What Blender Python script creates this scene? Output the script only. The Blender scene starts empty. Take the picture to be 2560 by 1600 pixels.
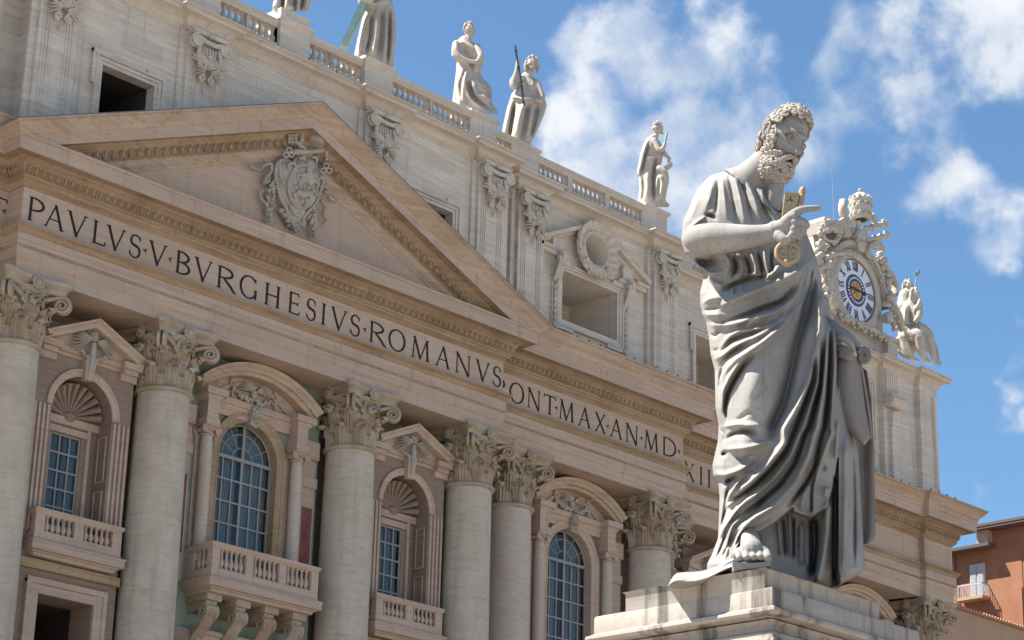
import bpy, bmesh, math, random
import numpy as np
from mathutils import Vector, Matrix
random.seed(7); np.random.seed(7)
scn = bpy.context.scene
COL = scn.collection
PI = math.pi
# ---------------------------------------------------------------- camera
CAM = np.array([-66.15, -78.0, 1.7])
_ya, _pi, _ro = (math.radians(a) for a in (46.3747, 19.8342, 1.6005))
_d = np.array([math.sin(_ya)*math.cos(_pi), math.cos(_ya)*math.cos(_pi), math.sin(_pi)])
_r0 = np.array([math.cos(_ya), -math.sin(_ya), 0.0]); _u0 = np.cross(_r0, _d)
_r = _r0*math.cos(_ro) + _u0*math.sin(_ro); _u = -_r0*math.sin(_ro) + _u0*math.cos(_ro)
cd = bpy.data.cameras.new('camera'); co = bpy.data.objects.new('camera', cd); COL.objects.link(co)
cd.sensor_fit = 'HORIZONTAL'; cd.sensor_width = 36.0; cd.lens = 5680.7/2560*36.0
cd.clip_start = 0.5; cd.clip_end = 6000
co.matrix_world = Matrix(((_r[0], _u[0], -_d[0], CAM[0]), (_r[1], _u[1], -_d[1], CAM[1]), (_r[2], _u[2], -_d[2], CAM[2]), (0, 0, 0, 1)))
scn.camera = co
# ---------------------------------------------------------------- sun, sky, exposure
SUN_EL = math.radians(57); SUN_AZ = math.atan2(-0.66, 0.75)     # clockwise from +Y
sund = Vector((math.sin(SUN_AZ)*math.cos(SUN_EL), math.cos(SUN_AZ)*math.cos(SUN_EL), math.sin(SUN_EL)))
sl = bpy.data.lights.new('sun', 'SUN'); sl.energy = 5.0; sl.angle = math.radians(0.53); sl.color = (1.0, 0.95, 0.87)
so = bpy.data.objects.new('sun', sl); COL.objects.link(so)
so.rotation_euler = sund.to_track_quat('Z', 'Y').to_euler()
scn.view_settings.view_transform = 'Standard'; scn.view_settings.look = 'None'
scn.view_settings.gamma = 1.0; scn.view_settings.exposure = 1.45
wd = bpy.data.worlds.new('World'); scn.world = wd; wd.use_nodes = True
def sky():
    nt = wd.node_tree; N = nt.nodes; L = nt.links; N.clear()
    out = N.new('ShaderNodeOutputWorld'); bg = N.new('ShaderNodeBackground')
    st = N.new('ShaderNodeTexSky'); st.sky_type = 'NISHITA'; st.sun_disc = False
    st.sun_elevation = SUN_EL; st.sun_rotation = SUN_AZ; st.altitude = 50; st.air_density = 1.0; st.dust_density = 0.4; st.ozone_density = 1.5
    tc = N.new('ShaderNodeTexCoord')
    def math_(op, a, b=None, c=None, clamp=False):
        n = N.new('ShaderNodeMath'); n.operation = op; n.use_clamp = clamp
        for i, v in enumerate((a, b, c)):
            if v is None: continue
            if hasattr(v, 'links') or hasattr(v, 'node'): L.new(v, n.inputs[i])
            else: n.inputs[i].default_value = v
        return n.outputs[0]
    # cloud banks: (direction, angular radius, weight)
    dens = None
    for (dx, dy, dz, rad, wt) in CLOUDS:
        vm = N.new('ShaderNodeVectorMath'); vm.operation = 'DISTANCE'
        L.new(tc.outputs['Generated'], vm.inputs[0]); vm.inputs[1].default_value = (dx, dy, dz)
        mr = N.new('ShaderNodeMapRange'); mr.interpolation_type = 'SMOOTHSTEP'
        mr.inputs['From Min'].default_value = 0; mr.inputs['From Max'].default_value = rad
        mr.inputs['To Min'].default_value = wt; mr.inputs['To Max'].default_value = 0
        L.new(vm.outputs['Value'], mr.inputs['Value'])
        dens = mr.outputs[0] if dens is None else math_('ADD', dens, mr.outputs[0])
    dens = math_('MINIMUM', math_('MULTIPLY', dens, 0.92), 0.72)
    nz = N.new('ShaderNodeTexNoise'); nz.inputs['Scale'].default_value = 42; nz.inputs['Detail'].default_value = 8
    nz.inputs['Roughness'].default_value = 0.54; nz.inputs['Distortion'].default_value = 0.0
    L.new(tc.outputs['Generated'], nz.inputs['Vector'])
    nz2 = N.new('ShaderNodeTexNoise'); nz2.inputs['Scale'].default_value = 13; nz2.inputs['Detail'].default_value = 5
    L.new(tc.outputs['Generated'], nz2.inputs['Vector'])
    nn = math_('MULTIPLY_ADD', nz.outputs[0], 1.55, -0.77)
    n2 = math_('MULTIPLY_ADD', nz2.outputs[0], 0.9, -0.45)
    wv = N.new('ShaderNodeMix'); wv.data_type = 'RGBA'; wv.blend_type = 'LINEAR_LIGHT'; wv.inputs['Factor'].default_value = 0.03
    L.new(tc.outputs['Generated'], wv.inputs['A']); L.new(nz.outputs['Color'], wv.inputs['B'])
    vo = N.new('ShaderNodeTexVoronoi'); vo.feature = 'SMOOTH_F1'; vo.inputs['Scale'].default_value = 30; vo.inputs['Smoothness'].default_value = 0.8
    L.new(wv.outputs['Result'], vo.inputs['Vector'])
    pf = math_('MULTIPLY_ADD', vo.outputs['Distance'], -0.7, 0.32)
    tot = math_('ADD', math_('ADD', math_('ADD', dens, math_('MULTIPLY', nn, 0.8)), n2), pf)
    rp = N.new('ShaderNodeMapRange'); rp.interpolation_type = 'SMOOTHSTEP'
    rp.inputs['From Min'].default_value = 0.24; rp.inputs['From Max'].default_value = 1.0
    L.new(tot, rp.inputs['Value'])
    shade = N.new('ShaderNodeMapRange'); shade.inputs['From Min'].default_value = 0.36; shade.inputs['From Max'].default_value = 0.60
    L.new(nz2.outputs[0], shade.inputs['Value'])
    cc = N.new('ShaderNodeMix'); cc.data_type = 'RGBA'
    cc.inputs['A'].default_value = (4.3, 4.7, 5.3, 1); cc.inputs['B'].default_value = (6.0, 6.1, 6.2, 1)
    L.new(shade.outputs[0], cc.inputs['Factor'])
    mx = N.new('ShaderNodeMix'); mx.data_type = 'RGBA'
    tn = N.new('ShaderNodeMix'); tn.data_type = 'RGBA'; tn.blend_type = 'MULTIPLY'; tn.inputs['Factor'].default_value = 1; tn.inputs['B'].default_value = (.70, .90, 1.0, 1); L.new(st.outputs[0], tn.inputs['A'])
    L.new(rp.outputs[0], mx.inputs['Factor']); L.new(tn.outputs['Result'], mx.inputs['A']); L.new(cc.outputs['Result'], mx.inputs['B'])
    L.new(mx.outputs['Result'], bg.inputs[0]); bg.inputs[1].default_value = 0.062
    L.new(bg.outputs[0], out.inputs[0])
CLOUDS = []
for (cx_, cy_, rr_, ww_) in [(1530, 100, 160, .7), (1680, 130, 190, .7), (1860, 170, 180, .65), (1450, 320, 150, .6), (1600, 330, 230, .9), (1470, 430, 190, .8), (1780, 400, 220, .75), (1640, 500, 200, .7), (1900, 330, 150, .5), (1800, 250, 150, .4),
                             (1700, 260, 420, .22), (2330, 260, 330, .2), (2180, 160, 150, .3), (2140, 90, 150, .7), (2320, 80, 210, .8), (2500, 90, 220, .8), (2380, 190, 150, .6), (2120, 220, 130, .5), (2180, 260, 90, .4), (2290, 330, 130, .6), (2350, 410, 150, .7), (2290, 510, 120, .5), (2250, 400, 120, .4),
                             (2450, 610, 110, .55), (2540, 620, 130, .6), (2520, 520, 90, .4), (2070, 420, 120, .3), (1790, 10, 120, .45), (1990, 330, 140, .25)]:
    v_ = _d+(cx_-1280)/5680.7*_r-(cy_-800)/5680.7*_u; v_ = v_/np.linalg.norm(v_); CLOUDS.append((v_[0], v_[1], v_[2], rr_*1.25/5680.7, ww_))
sky()

# ---------------------------------------------------------------- materials
def mat(name): 
    m = bpy.data.materials.new(name); m.use_nodes = True
    nt = m.node_tree; nt.nodes.clear()
    o = nt.nodes.new('ShaderNodeOutputMaterial'); b = nt.nodes.new('ShaderNodeBsdfPrincipled')
    nt.links.new(b.outputs[0], o.inputs[0])
    return m, nt, b
def stone(name, base, dark, stain, sx=0.5, sz=5.0, amt=0.55, stain_amt=0.5, stain_scale=0.35, bump=0.25, joints=None, rough=0.85, speck=14, contrast=(0.35, 0.7), drip=None):
    m, nt, b = mat(name); N = nt.nodes; L = nt.links
    g = N.new('ShaderNodeNewGeometry')
    def noise(scale, vec=None, det=8, ro=0.6):
        mp = N.new('ShaderNodeMapping'); L.new(g.outputs['Position'], mp.inputs['Vector'])
        if vec: mp.inputs['Scale'].default_value = vec
        n = N.new('ShaderNodeTexNoise'); n.inputs['Scale'].default_value = scale; n.inputs['Detail'].default_value = det; n.inputs['Roughness'].default_value = ro
        L.new(mp.outputs[0], n.inputs['Vector']); return n.outputs[0]
    def rng(v, a, b2, lo=0., hi=1.):
        r = N.new('ShaderNodeMapRange'); r.inputs['From Min'].default_value = a; r.inputs['From Max'].default_value = b2
        r.inputs['To Min'].default_value = lo; r.inputs['To Max'].default_value = hi; L.new(v, r.inputs['Value']); return r.outputs[0]
    def mix(f, a, c, bl='MIX'):
        x = N.new('ShaderNodeMix'); x.data_type = 'RGBA'; x.blend_type = bl
        for k, v in (('Factor', f), ('A', a), ('B', c)):
            if isinstance(v, (tuple, float, int)): x.inputs[k].default_value = v if not isinstance(v, tuple) else (*v, 1)
            else: L.new(v, x.inputs[k])
        return x.outputs['Result']
    streak = noise(1.0, (sx, sx, sz), 9, 0.68)
    c = mix(rng(streak, contrast[0], contrast[1], 0, amt), base, dark)
    big = noise(stain_scale, (1, 1, 0.7), 6, 0.6)
    c = mix(rng(big, 0.42, 0.68, 0, stain_amt), c, stain)
    if drip:      # vertical weather streaks
        dn = noise(1.0, drip[0], 5, 0.6); c = mix(rng(dn, drip[3], drip[3]+0.16, 0, drip[2]), c, drip[1])
    sp = noise(speck, (.45, .45, 1.6), 5, 0.75)
    c = mix(rng(sp, 0.50, 0.74, 0, 0.5), c, tuple(v*0.55 for v in base))
    hgt = streak
    if joints:
        sep = N.new('ShaderNodeSeparateXYZ'); L.new(g.outputs['Position'], sep.inputs[0])
        cmb = N.new('ShaderNodeCombineXYZ'); L.new(sep.outputs[joints[3] if len(joints) > 3 else 0], cmb.inputs[0]); L.new(sep.outputs[2], cmb.inputs[1])
        br = N.new('ShaderNodeTexBrick'); br.inputs['Scale'].default_value = 1.0; br.inputs['Brick Width'].default_value = joints[0]; br.inputs['Row Height'].default_value = joints[1]
        br.inputs['Mortar Size'].default_value = 0.012; br.inputs['Mortar Smooth'].default_value = 0.3
        br.inputs['Color1'].default_value = (1, 1, 1, 1); br.inputs['Color2'].default_value = (joints[2],)*3 + (1,); br.inputs['Mortar'].default_value = (0.74, 0.71, 0.68, 1)
        L.new(cmb.outputs[0], br.inputs['Vector'])
        c = mix(1.0, c, br.outputs['Color'], 'MULTIPLY')
    L.new(c, b.inputs['Base Color']); b.inputs['Roughness'].default_value = rough
    b.inputs['Specular IOR Level'].default_value = 0.25
    if bump:
        bp = N.new('ShaderNodeBump'); bp.inputs['Strength'].default_value = bump; bp.inputs['Distance'].default_value = 0.05
        L.new(hgt, bp.inputs['Height']); L.new(bp.outputs[0], b.inputs['Normal'])
    return m
def plain(name, col, rough=0.6, metal=0.0, noise_amt=0.0, nscale=8):
    m, nt, b = mat(name); b.inputs['Base Color'].default_value = (*col, 1); b.inputs['Roughness'].default_value = rough; b.inputs['Metallic'].default_value = metal
    if noise_amt:
        N = nt.nodes; L = nt.links; g = N.new('ShaderNodeNewGeometry'); n = N.new('ShaderNodeTexNoise'); n.inputs['Scale'].default_value = nscale; n.inputs['Detail'].default_value = 6
        L.new(g.outputs['Position'], n.inputs['Vector']); x = N.new('ShaderNodeMix'); x.data_type = 'RGBA'
        r = N.new('ShaderNodeMapRange'); r.inputs['From Min'].default_value = .35; r.inputs['From Max'].default_value = .7; r.inputs['To Max'].default_value = noise_amt
        L.new(n.outputs[0], r.inputs['Value']); L.new(r.outputs[0], x.inputs['Factor'])
        x.inputs['A'].default_value = (*col, 1); x.inputs['B'].default_value = (*[c*0.45 for c in col], 1); L.new(x.outputs['Result'], b.inputs['Base Color'])
    return m
MT = {}
MT['attic'] = stone('attic_travertine', (.71, .62, .53), (.42, .36, .30), (.585, .51, .435), .45, 5.0, .7, .5, joints=(2.3, .9, .86), drip=((2.2, 2.2, .16), (.36, .32, .275), .45, .55))
MT['attic_trim'] = stone('attic_trim_travertine', (.63, .565, .49), (.43, .35, .275), (.52, .425, .335), .3, 4.5, .8, .6, drip=((3, 3, .3), (.30, .25, .20), .5, .56))
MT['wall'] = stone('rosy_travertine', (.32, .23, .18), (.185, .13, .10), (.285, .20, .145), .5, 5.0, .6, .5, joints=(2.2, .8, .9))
MT['band'] = stone('rosy_travertine_band', (.545, .408, .33), (.37, .27, .195), (.46, .34, .24), .35, 5.5, .75, .55, joints=(3.1, 2.5, .90), drip=((2.6, 2.6, .25), (.26, .19, .145), .45, .56))
MT['mould'] = stone('ochre_moulding_travertine', (.39, .275, .175), (.20, .125, .07), (.47, .36, .26), .25, 7.5, .85, .5, drip=((3, 3, .5), (.16, .10, .06), .5, .56))
MT['sima'] = stone('ochre_sima_travertine', (.49, .362, .275), (.285, .19, .13), (.54, .45, .355), .25, 6.5, .85, .5, drip=((3, 3, .5), (.22, .155, .105), .5, .56))
MT['column'] = stone('column_travertine', (.545, .46, .37), (.315, .255, .20), (.42, .345, .27), 1.1, 4.6, .6, .65, .9, .08, contrast=(.46, .74), joints=(40, 3.4, .93), drip=((1.6, 1.6, .14), (.30, .255, .205), .5, .53))
MT['rosycol'] = stone('rosy_column_travertine', (.52, .435, .365), (.36, .285, .23), (.45, .355, .285), 1.5, 7.0, .7, .6, contrast=(.44, .72))
MT['capital'] = stone('capital_travertine', (.46, .39, .315), (.27, .205, .15), (.33, .21, .115), 1.2, 2.5, .65, .75, .9)
MT['statue'] = stone('white_statue_stone', (.52, .47, .41), (.30, .26, .215), (.40, .35, .295), 1.0, 1.5, .6, .6, .8, drip=((3, 3, .35), (.22, .195, .17), .5, .55))
MT['atticrelief'] = stone('attic_relief_stone', (.60, .54, .47), (.36, .31, .26), (.46, .39, .32), 1.5, 1.5, .6, .5, 1.2)
MT['relief'] = stone('weathered_relief_stone', (.46, .41, .35), (.24, .21, .175), (.36, .30, .24), 1.5, 1.5, .65, .55, 1.2)
MT['marble_green'] = stone('green_marble', (.27, .34, .275), (.14, .20, .155), (.38, .37, .29), 1.5, 1.5, .8, .4, 1.2)
MT['marble_red'] = stone('red_marble', (.20, .07, .062), (.12, .045, .042), (.30, .16, .13), 2, 2, .7, .5, 2.0)
MT['letter'] = plain('blackened_bronze', (.012, .011, .011), .9)
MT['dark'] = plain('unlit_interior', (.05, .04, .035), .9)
MT['lead'] = plain('lead_flashing', (.16, .15, .15), .6)
MT['bronze'] = plain('green_bronze', (.10, .17, .15), .55, 0.2, .5, 3)
MT['verdigris'] = plain('verdigris_bronze', (.25, .40, .37), .7, 0.0, .4, 2)
MT['iron'] = plain('dark_iron', (.03, .035, .045), .5, .3)
MT['mullion'] = plain('grey_painted_wood', (.27, .25, .235), .6)
MT['curtain'] = plain('pale_curtain', (.46, .44, .41), .9)
def glass():
    m, nt, b = mat('window_glass'); N = nt.nodes; L = nt.links
    out = [n for n in N if n.type == 'OUTPUT_MATERIAL'][0]
    t = N.new('ShaderNodeBsdfTransparent'); t.inputs[0].default_value = (.72, .78, .80, 1)
    gl = N.new('ShaderNodeBsdfGlossy'); gl.inputs['Roughness'].default_value = .03; gl.inputs[0].default_value = (.72, .76, .78, 1)
    mx = N.new('ShaderNodeMixShader'); mx.inputs[0].default_value = .05
    L.new(t.outputs[0], mx.inputs[1]); L.new(gl.outputs[0], mx.inputs[2]); L.new(mx.outputs[0], out.inputs[0])
    return m
MT['glass'] = glass()

# ---------------------------------------------------------------- mesh builder
class M:
    def __init__(s): s.v = []; s.f = []; s.n = 0; s.seg = []
    def second(s, m): s.seg.append((len(s.f), m))
    def add(s, vs, fs):
        o = s.n; s.v.extend([tuple(map(float, v)) for v in vs]); s.n = len(s.v)
        s.f.extend([tuple(i+o for i in f) for f in fs]); return s
    def box(s, x0, x1, y0, y1, z0, z1):
        return s.add([(x0, y0, z0), (x1, y0, z0), (x1, y1, z0), (x0, y1, z0), (x0, y0, z1), (x1, y0, z1), (x1, y1, z1), (x0, y1, z1)],
                     [(0, 3, 2, 1), (4, 5, 6, 7), (0, 1, 5, 4), (1, 2, 6, 5), (2, 3, 7, 6), (3, 0, 4, 7)])
    def frustum(s, b, t, z0, z1):   # b,t = (x0,x1,y0,y1)
        return s.add([(b[0], b[2], z0), (b[1], b[2], z0), (b[1], b[3], z0), (b[0], b[3], z0), (t[0], t[2], z1), (t[1], t[2], z1), (t[1], t[3], z1), (t[0], t[3], z1)],
                     [(0, 3, 2, 1), (4, 5, 6, 7), (0, 1, 5, 4), (1, 2, 6, 5), (2, 3, 7, 6), (3, 0, 4, 7)])
    def grid(s, pts, close_u=False, flip=False):    # pts[i][j]
        nu = len(pts); nv = len(pts[0]); vs = [p for r in pts for p in r]; fs = []
        for i in range(nu if close_u else nu-1):
            k = (i+1) % nu
            for j in range(nv-1):
                q = (i*nv+j, k*nv+j, k*nv+j+1, i*nv+j+1); fs.append(q[::-1] if flip else q)
        return s.add(vs, fs)
    def sweep(s, path, prof, caps=True):  # path plan points, prof (out, z); outward is to the right of travel
        n = len(path); ns = []
        for i in range(n-1):
            dx, dy = path[i+1][0]-path[i][0], path[i+1][1]-path[i][1]; l = math.hypot(dx, dy); ns.append((dy/l, -dx/l))
        pts = []
        for i in range(n):
            a = ns[max(0, i-1)]; b = ns[min(n-2, i)]
            if i == 0: a = b
            if i == n-1: b = a
            k = 1+a[0]*b[0]+a[1]*b[1]; m = ((a[0]+b[0])/k, (a[1]+b[1])/k)
            pts.append([(path[i][0]+o*m[0], path[i][1]+o*m[1], z) for o, z in prof])
        s.grid(pts)
        if caps:
            s.add(pts[0], [tuple(range(len(prof)))]); s.add(pts[-1], [tuple(range(len(prof)))[::-1]])
        return s
    def lathe(s, prof, c=(0, 0, 0), seg=32, a0=0, a1=2*PI, sy=1.0):
        full = abs(a1-a0) > 2*PI-1e-6; k = seg if full else seg+1
        pts = [[(c[0]+r*math.cos(a0+(a1-a0)*i/seg), c[1]+sy*r*math.sin(a0+(a1-a0)*i/seg), c[2]+z) for r, z in prof] for i in range(k)]
        return s.grid(pts, close_u=full)
    def tube(s, pts, rad, seg=8, caps=True, flat=1.0):
        P = [np.array(p, float) for p in pts]; n = len(P)
        if not hasattr(rad, '__len__'): rad = [rad]*n
        t = [P[min(i+1, n-1)]-P[max(i-1, 0)] for i in range(n)]; t = [v/(np.linalg.norm(v)+1e-9) for v in t]
        up = np.array([0, 0, 1.]) if abs(t[0][2]) < .9 else np.array([1., 0, 0])
        a = np.cross(t[0], up); a /= np.linalg.norm(a); rings = []
        for i in range(n):
            a = a-t[i]*(a@t[i]); a /= np.linalg.norm(a)+1e-9; b = np.cross(t[i], a)
            rings.append([P[i]+rad[i]*(math.cos(2*PI*k/seg)*a+flat*math.sin(2*PI*k/seg)*b) for k in range(seg)])
        vs = [p for r in rings for p in r]; fs = []
        for i in range(n-1):
            for k in range(seg):
                k2 = (k+1) % seg; fs.append((i*seg+k, i*seg+k2, (i+1)*seg+k2, (i+1)*seg+k))
        if caps: fs.append(tuple(range(seg))[::-1]); fs.append(tuple((n-1)*seg+k for k in range(seg)))
        return s.add(vs, fs)
    def ball(s, c, r, nu=10, nv=7, rot=None):
        if not hasattr(r, '__len__'): r = (r, r, r)
        R = np.array(rot) if rot is not None else np.eye(3); pts = []
        for i in range(nu):
            row = []
            for j in range(nv+1):
                th = PI*j/nv; ph = 2*PI*i/nu
                p = np.array([r[0]*math.sin(th)*math.cos(ph), r[1]*math.sin(th)*math.sin(ph), -r[2]*math.cos(th)])
                row.append(R@p+np.array(c, float))
            pts.append(row)
        return s.grid(pts, close_u=True)
    def prism(s, poly, y0, y1):      # polygon in (x,z), counter-clockwise seen from -Y
        n = len(poly); vs = [(x, y0, z) for x, z in poly]+[(x, y1, z) for x, z in poly]
        return s.add(vs, [tuple(range(n)), tuple(range(n, 2*n))[::-1]]+[(i, i+n, (i+1) % n+n, (i+1) % n) for i in range(n)])
    def merge(s, o, T=None):
        vs = o.v
        if T is not None:
            A = np.array(T, float); vs = (np.c_[np.array(o.v), np.ones(len(o.v))]@A.T)[:, :3].tolist()
        return s.add(vs, o.f)
    def mesh(s, name, m=None, ang=35):
        me = bpy.data.meshes.new(name); me.from_pydata(s.v, [], s.f); me.update()
        if m: me.materials.append(MT[m] if isinstance(m, str) else m)
        if s.seg:
            idx = [0]*len(s.f)
            for k, (st, mm) in enumerate(s.seg):
                me.materials.append(MT[mm]); idx[st:] = [k+1]*(len(idx)-st)
            me.polygons.foreach_set('material_index', idx)
        if ang: me.polygons.foreach_set('use_smooth', [True]*len(me.polygons)); me.set_sharp_from_angle(angle=math.radians(ang))
        return me
    def build(s, name, m, parent=None, ang=35, fix=False):
        me = s.mesh(name, m, ang)
        if fix:
            bm = bmesh.new(); bm.from_mesh(me); bmesh.ops.remove_doubles(bm, verts=bm.verts, dist=1e-4); bmesh.ops.recalc_face_normals(bm, faces=bm.faces); bm.to_mesh(me); bm.free()
        o = bpy.data.objects.new(name, me); COL.objects.link(o)
        if parent: o.parent = parent
        return o
def inst(src, name, parent, loc, rz=0, sc=(1, 1, 1), m=None):
    o = bpy.data.objects.new(name, src); COL.objects.link(o); o.parent = parent; o.location = loc; o.rotation_euler = (0, 0, rz); o.scale = sc
    return o
def empty(name, loc, label=None, cat=None, group=None, rz=0):
    o = bpy.data.objects.new(name, None); COL.objects.link(o); o.location = loc; o.rotation_euler = (0, 0, rz)
    if label: o['label'] = label; o['category'] = cat
    if group: o['group'] = group
    return o
def tag(o, label, cat, group=None):
    o['label'] = label; o['category'] = cat
    if group: o['group'] = group
    return o
def arcp(cx, cz, r, a0, a1, n): return [(cx+r*math.cos(a0+(a1-a0)*i/n), cz+r*math.sin(a0+(a1-a0)*i/n)) for i in range(n+1)]
# ================================================================ ground
g = M(); R_ = 3000; g.add([(-R_, -R_, 0), (R_, -R_, 0), (R_, R_, 0), (-R_, R_, 0)], [(0, 1, 2, 3)])
MT['ground'] = stone('piazza_paving', (.42, .385, .345), (.34, .31, .28), (.40, .365, .32), 1, 1, .6, .4, joints=(.5, .5, .8, 1))
go = g.build('ground', 'ground', ang=0); go['kind'] = 'structure'
# ================================================================ basilica
BAS = empty('basilica', (0, 0, 0), 'huge pale stone basilica front with giant columns, Latin inscription and sculpted pediment behind the statue', 'church')
def part(mb, name, m, parent=None, **k): return mb.build(name, m, parent or BAS, **k)
# ---- mass of the building
c = M()
c.box(-40, 62.0, 16, 70, 0, 51.6); c.box(-40, 62.0, 6.6, 16.1, 50.9, 51.62); c.box(-40, 31.0, 1.9, 6.7, 50.9, 51.6); c.box(-40, -39.6, 1.2, 16.2, 0, 51.5); c.box(61.3, 62.2, 4.0, 16.2, 0, 36.4); c.box(60.8, 61.2, 4.0, 16.2, 36.4, 51.5)
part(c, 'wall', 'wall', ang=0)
def rect_wall(mb, x0, x1, z0, z1, y, holes=()):   # flat wall facing -Y with rectangular or arched holes (xa,xb,za,zb[,arch])
    xs = sorted({x0, x1, *[h[0] for h in holes], *[h[1] for h in holes]})
    for a, b in zip(xs, xs[1:]):
        hs = sorted([h for h in holes if h[0] <= a+1e-6 and h[1] >= b-1e-6], key=lambda h: h[2]); z = z0
        for h in hs:
            if h[2] > z: mb.add([(a, y, z), (b, y, z), (b, y, h[2]), (a, y, h[2])], [(0, 1, 2, 3)])
            z = h[3]
            if len(h) > 4 and a > h[0]+1e-6: z = h[3]+(h[1]-h[0])/2+.001
            elif len(h) > 4:
                n = 24; cx = (h[0]+h[1])/2; r = (h[1]-h[0])/2; pts = arcp(cx, h[3], r, PI, 0, n); zt = h[3]+r+.001
                for (xa, za), (xb, zb) in zip(pts, pts[1:]): mb.add([(xa, y, za), (xb, y, zb), (xb, y, zt), (xa, y, zt)], [(0, 1, 2, 3)])
                z = zt
        if z < z1: mb.add([(a, y, z), (b, y, z), (b, y, z1), (a, y, z1)], [(0, 1, 2, 3)])
    return mb
def reveal(mb, h, y0, y1, back=False, floor=True):     # inner faces of a hole from y0 back to y1
    xa, xb, za, zb = h[:4]
    prof = [(xa, za), (xa, zb)]
    if len(h) > 4: prof += arcp((xa+xb)/2, zb, (xb-xa)/2, PI, 0, 24)[1:]
    else: prof += [(xb, zb)]
    prof += [(xb, za)]
    if floor: prof += [(xa, za)]
    for p, q in zip(prof, prof[1:]): mb.add([(p[0], y0, p[1]), (p[0], y1, p[1]), (q[0], y1, q[1]), (q[0], y0, q[1])], [(0, 1, 2, 3)])
    if back: mb.add([(xa, y1, za), (xb, y1, za), (xb, y1, zb), (xa, y1, zb)], [(0, 1, 2, 3)])
    return mb
# lower wall sheets behind the columns
BAYS = [(-9.95, 0., 'niche'), (0., 0., 'loggia'), (9.95, 0., 'niche'), (24.0, 1.1, 'loggia'), (38.6, 3.3, 'niche'), (53.6, 3.0, 'loggia')]
lw = M()
rect_wall(lw, -40, 16.2, 0, 36.3, 3.0, [(-11.75, -8.15, 26.0, 31.3, 1), (-11.2, -8.2, 12, 22.9), (-2.1, 2.1, 25.4, 31.5, 1), (8.15, 11.75, 26.0, 31.3, 1)])
rect_wall(lw, 16.2, 32.0, 0, 36.3, 4.1, [(21.9, 26.1, 25.4, 31.5, 1)])
rect_wall(lw, 32.0, 61.5, 0, 36.6, 6.2)
lw.box(16.2, 16.3, 3.0, 4.1, 0, 36.2); lw.box(31.95, 32.05, 4.1, 6.2, 0, 36.2)
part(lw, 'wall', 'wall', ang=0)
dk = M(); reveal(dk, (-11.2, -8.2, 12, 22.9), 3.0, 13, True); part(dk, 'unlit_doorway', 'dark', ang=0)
# ---- lower entablature
PATH = [(-40, 1.1), (-15.13, 1.1), (-15.13, 0), (15.13, 0), (15.13, 1.1), (31.4, 1.1), (31.4, 3.3), (58.9, 3.3), (58.9, 2.9), (62.2, 2.9), (62.2, 16)]
ENT = empty('entablature', (0, 0, 0)); ENT.parent = BAS
e = M(); e.sweep(PATH, [(-4.2, 36.03), (0, 36.03), (0, 36.60), (.03, 36.62), (.03, 36.66), (.09, 36.70), (.09, 37.17)]); part(e, 'architrave', 'band', ENT)
e = M(); e.sweep(PATH, [(.09, 37.17), (.11, 37.18), (.16, 37.25), (.16, 37.29), (.15, 37.30)]); e.sweep(PATH, [(.15, 37.80), (.19, 37.82), (.19, 37.88), (.26, 37.95), (.36, 38.05), (.40, 38.07), (.40, 38.16), (0, 38.17)])
e.sweep(PATH, [(0, 39.95), (.05, 39.97), (.07, 40.05), (.22, 40.16), (.25, 40.20), (.25, 40.26), (.30, 40.28), (.30, 40.36), (.30, 40.42), (.36, 40.44), (.34, 40.47), (.42, 40.62), (.48, 40.80), (.52, 40.88), (.58, 40.92), (.60, 40.97), (.72, 41.01), (.75, 41.05), (1.16, 41.06), (1.17, 41.03), (1.24, 41.03)])
MOULD = e
e = M(); e.sweep(PATH, [(.15, 37.30), (.15, 37.80)]); e.sweep(PATH, [(0, 38.17), (0, 39.95)]); e.sweep(PATH, [(1.24, 41.03), (1.24, 41.64), (1.30, 41.66), (1.32, 41.72), (1.32, 41.78), (-1.5, 42.0)]); part(e, 'frieze', 'band', ENT)
SIM = [(1.24, 41.6), (1.30, 41.66), (1.32, 41.78), (1.34, 41.86), (1.40, 41.98), (1.54, 42.12), (1.70, 42.28), (1.77, 42.40), (1.85, 42.42), (1.85, 42.56), (1.80, 42.57), (.5, 42.75), (-.6, 42.8)]
e = M(); e.sweep([(-40, 1.1), (-15.14, 1.1)], SIM); part(e, 'cornice', 'sima', ENT)
e = M()
e.sweep([(15.14, 1.1), (31.4, 1.1), (31.4, 3.3), (58.9, 3.3), (58.9, 2.9), (62.2, 2.9), (62.2, 16)], SIM)
# iron studs along the cornice edge
e.second('lead'); x = 17.3
while x < 60.5:
    y = (1.1 if x < 33 else 3.3 if x < 57.2 else 2.9)-1.78
    e.box(x-.05, x+.05, y-.05, y+.05, 42.56, 42.68); x += .95
part(e, 'cornice', 'sima', ENT)
# egg and dart
def egg(mb, x, y, z, s=1.0, flipy=False):
    mb.ball((x, y-.02, z), (.085*s, .10, .17*s), 8, 5)
    pts = [(x+.145*s*math.cos(a), y-.05-.03*math.sin(a), z+.06*s+.25*s*math.sin(a)*(1 if math.sin(a) < 0 else .5)) for a in np.linspace(PI*.92, PI*2.08, 9)]
    mb.tube(pts, .028*s, 5, False)
    mb.tube([(x+.19*s, y-.04, z+.18*s), (x+.19*s, y-.01, z-.10*s), (x+.19*s, y+.02, z-.24*s)], [.02, .03, .04], 4, False)
e = MOULD
def egg_row(x0, x1, y): 
    n = max(1, int(round((x1-x0)/.38))); 
    for i in range(n): egg(e, x0+(x1-x0)*(i+.5)/n, y, 40.66)
egg_row(-24, -15.6, .66); egg_row(-15.45, 15.45, -.44); egg_row(15.7, 31.7, .66); egg_row(32, 58.4, 2.86); egg_row(58.5, 62.5, 2.46)
for yy in (.5, .12): egg(e, -15.57, yy, 40.66)
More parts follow.
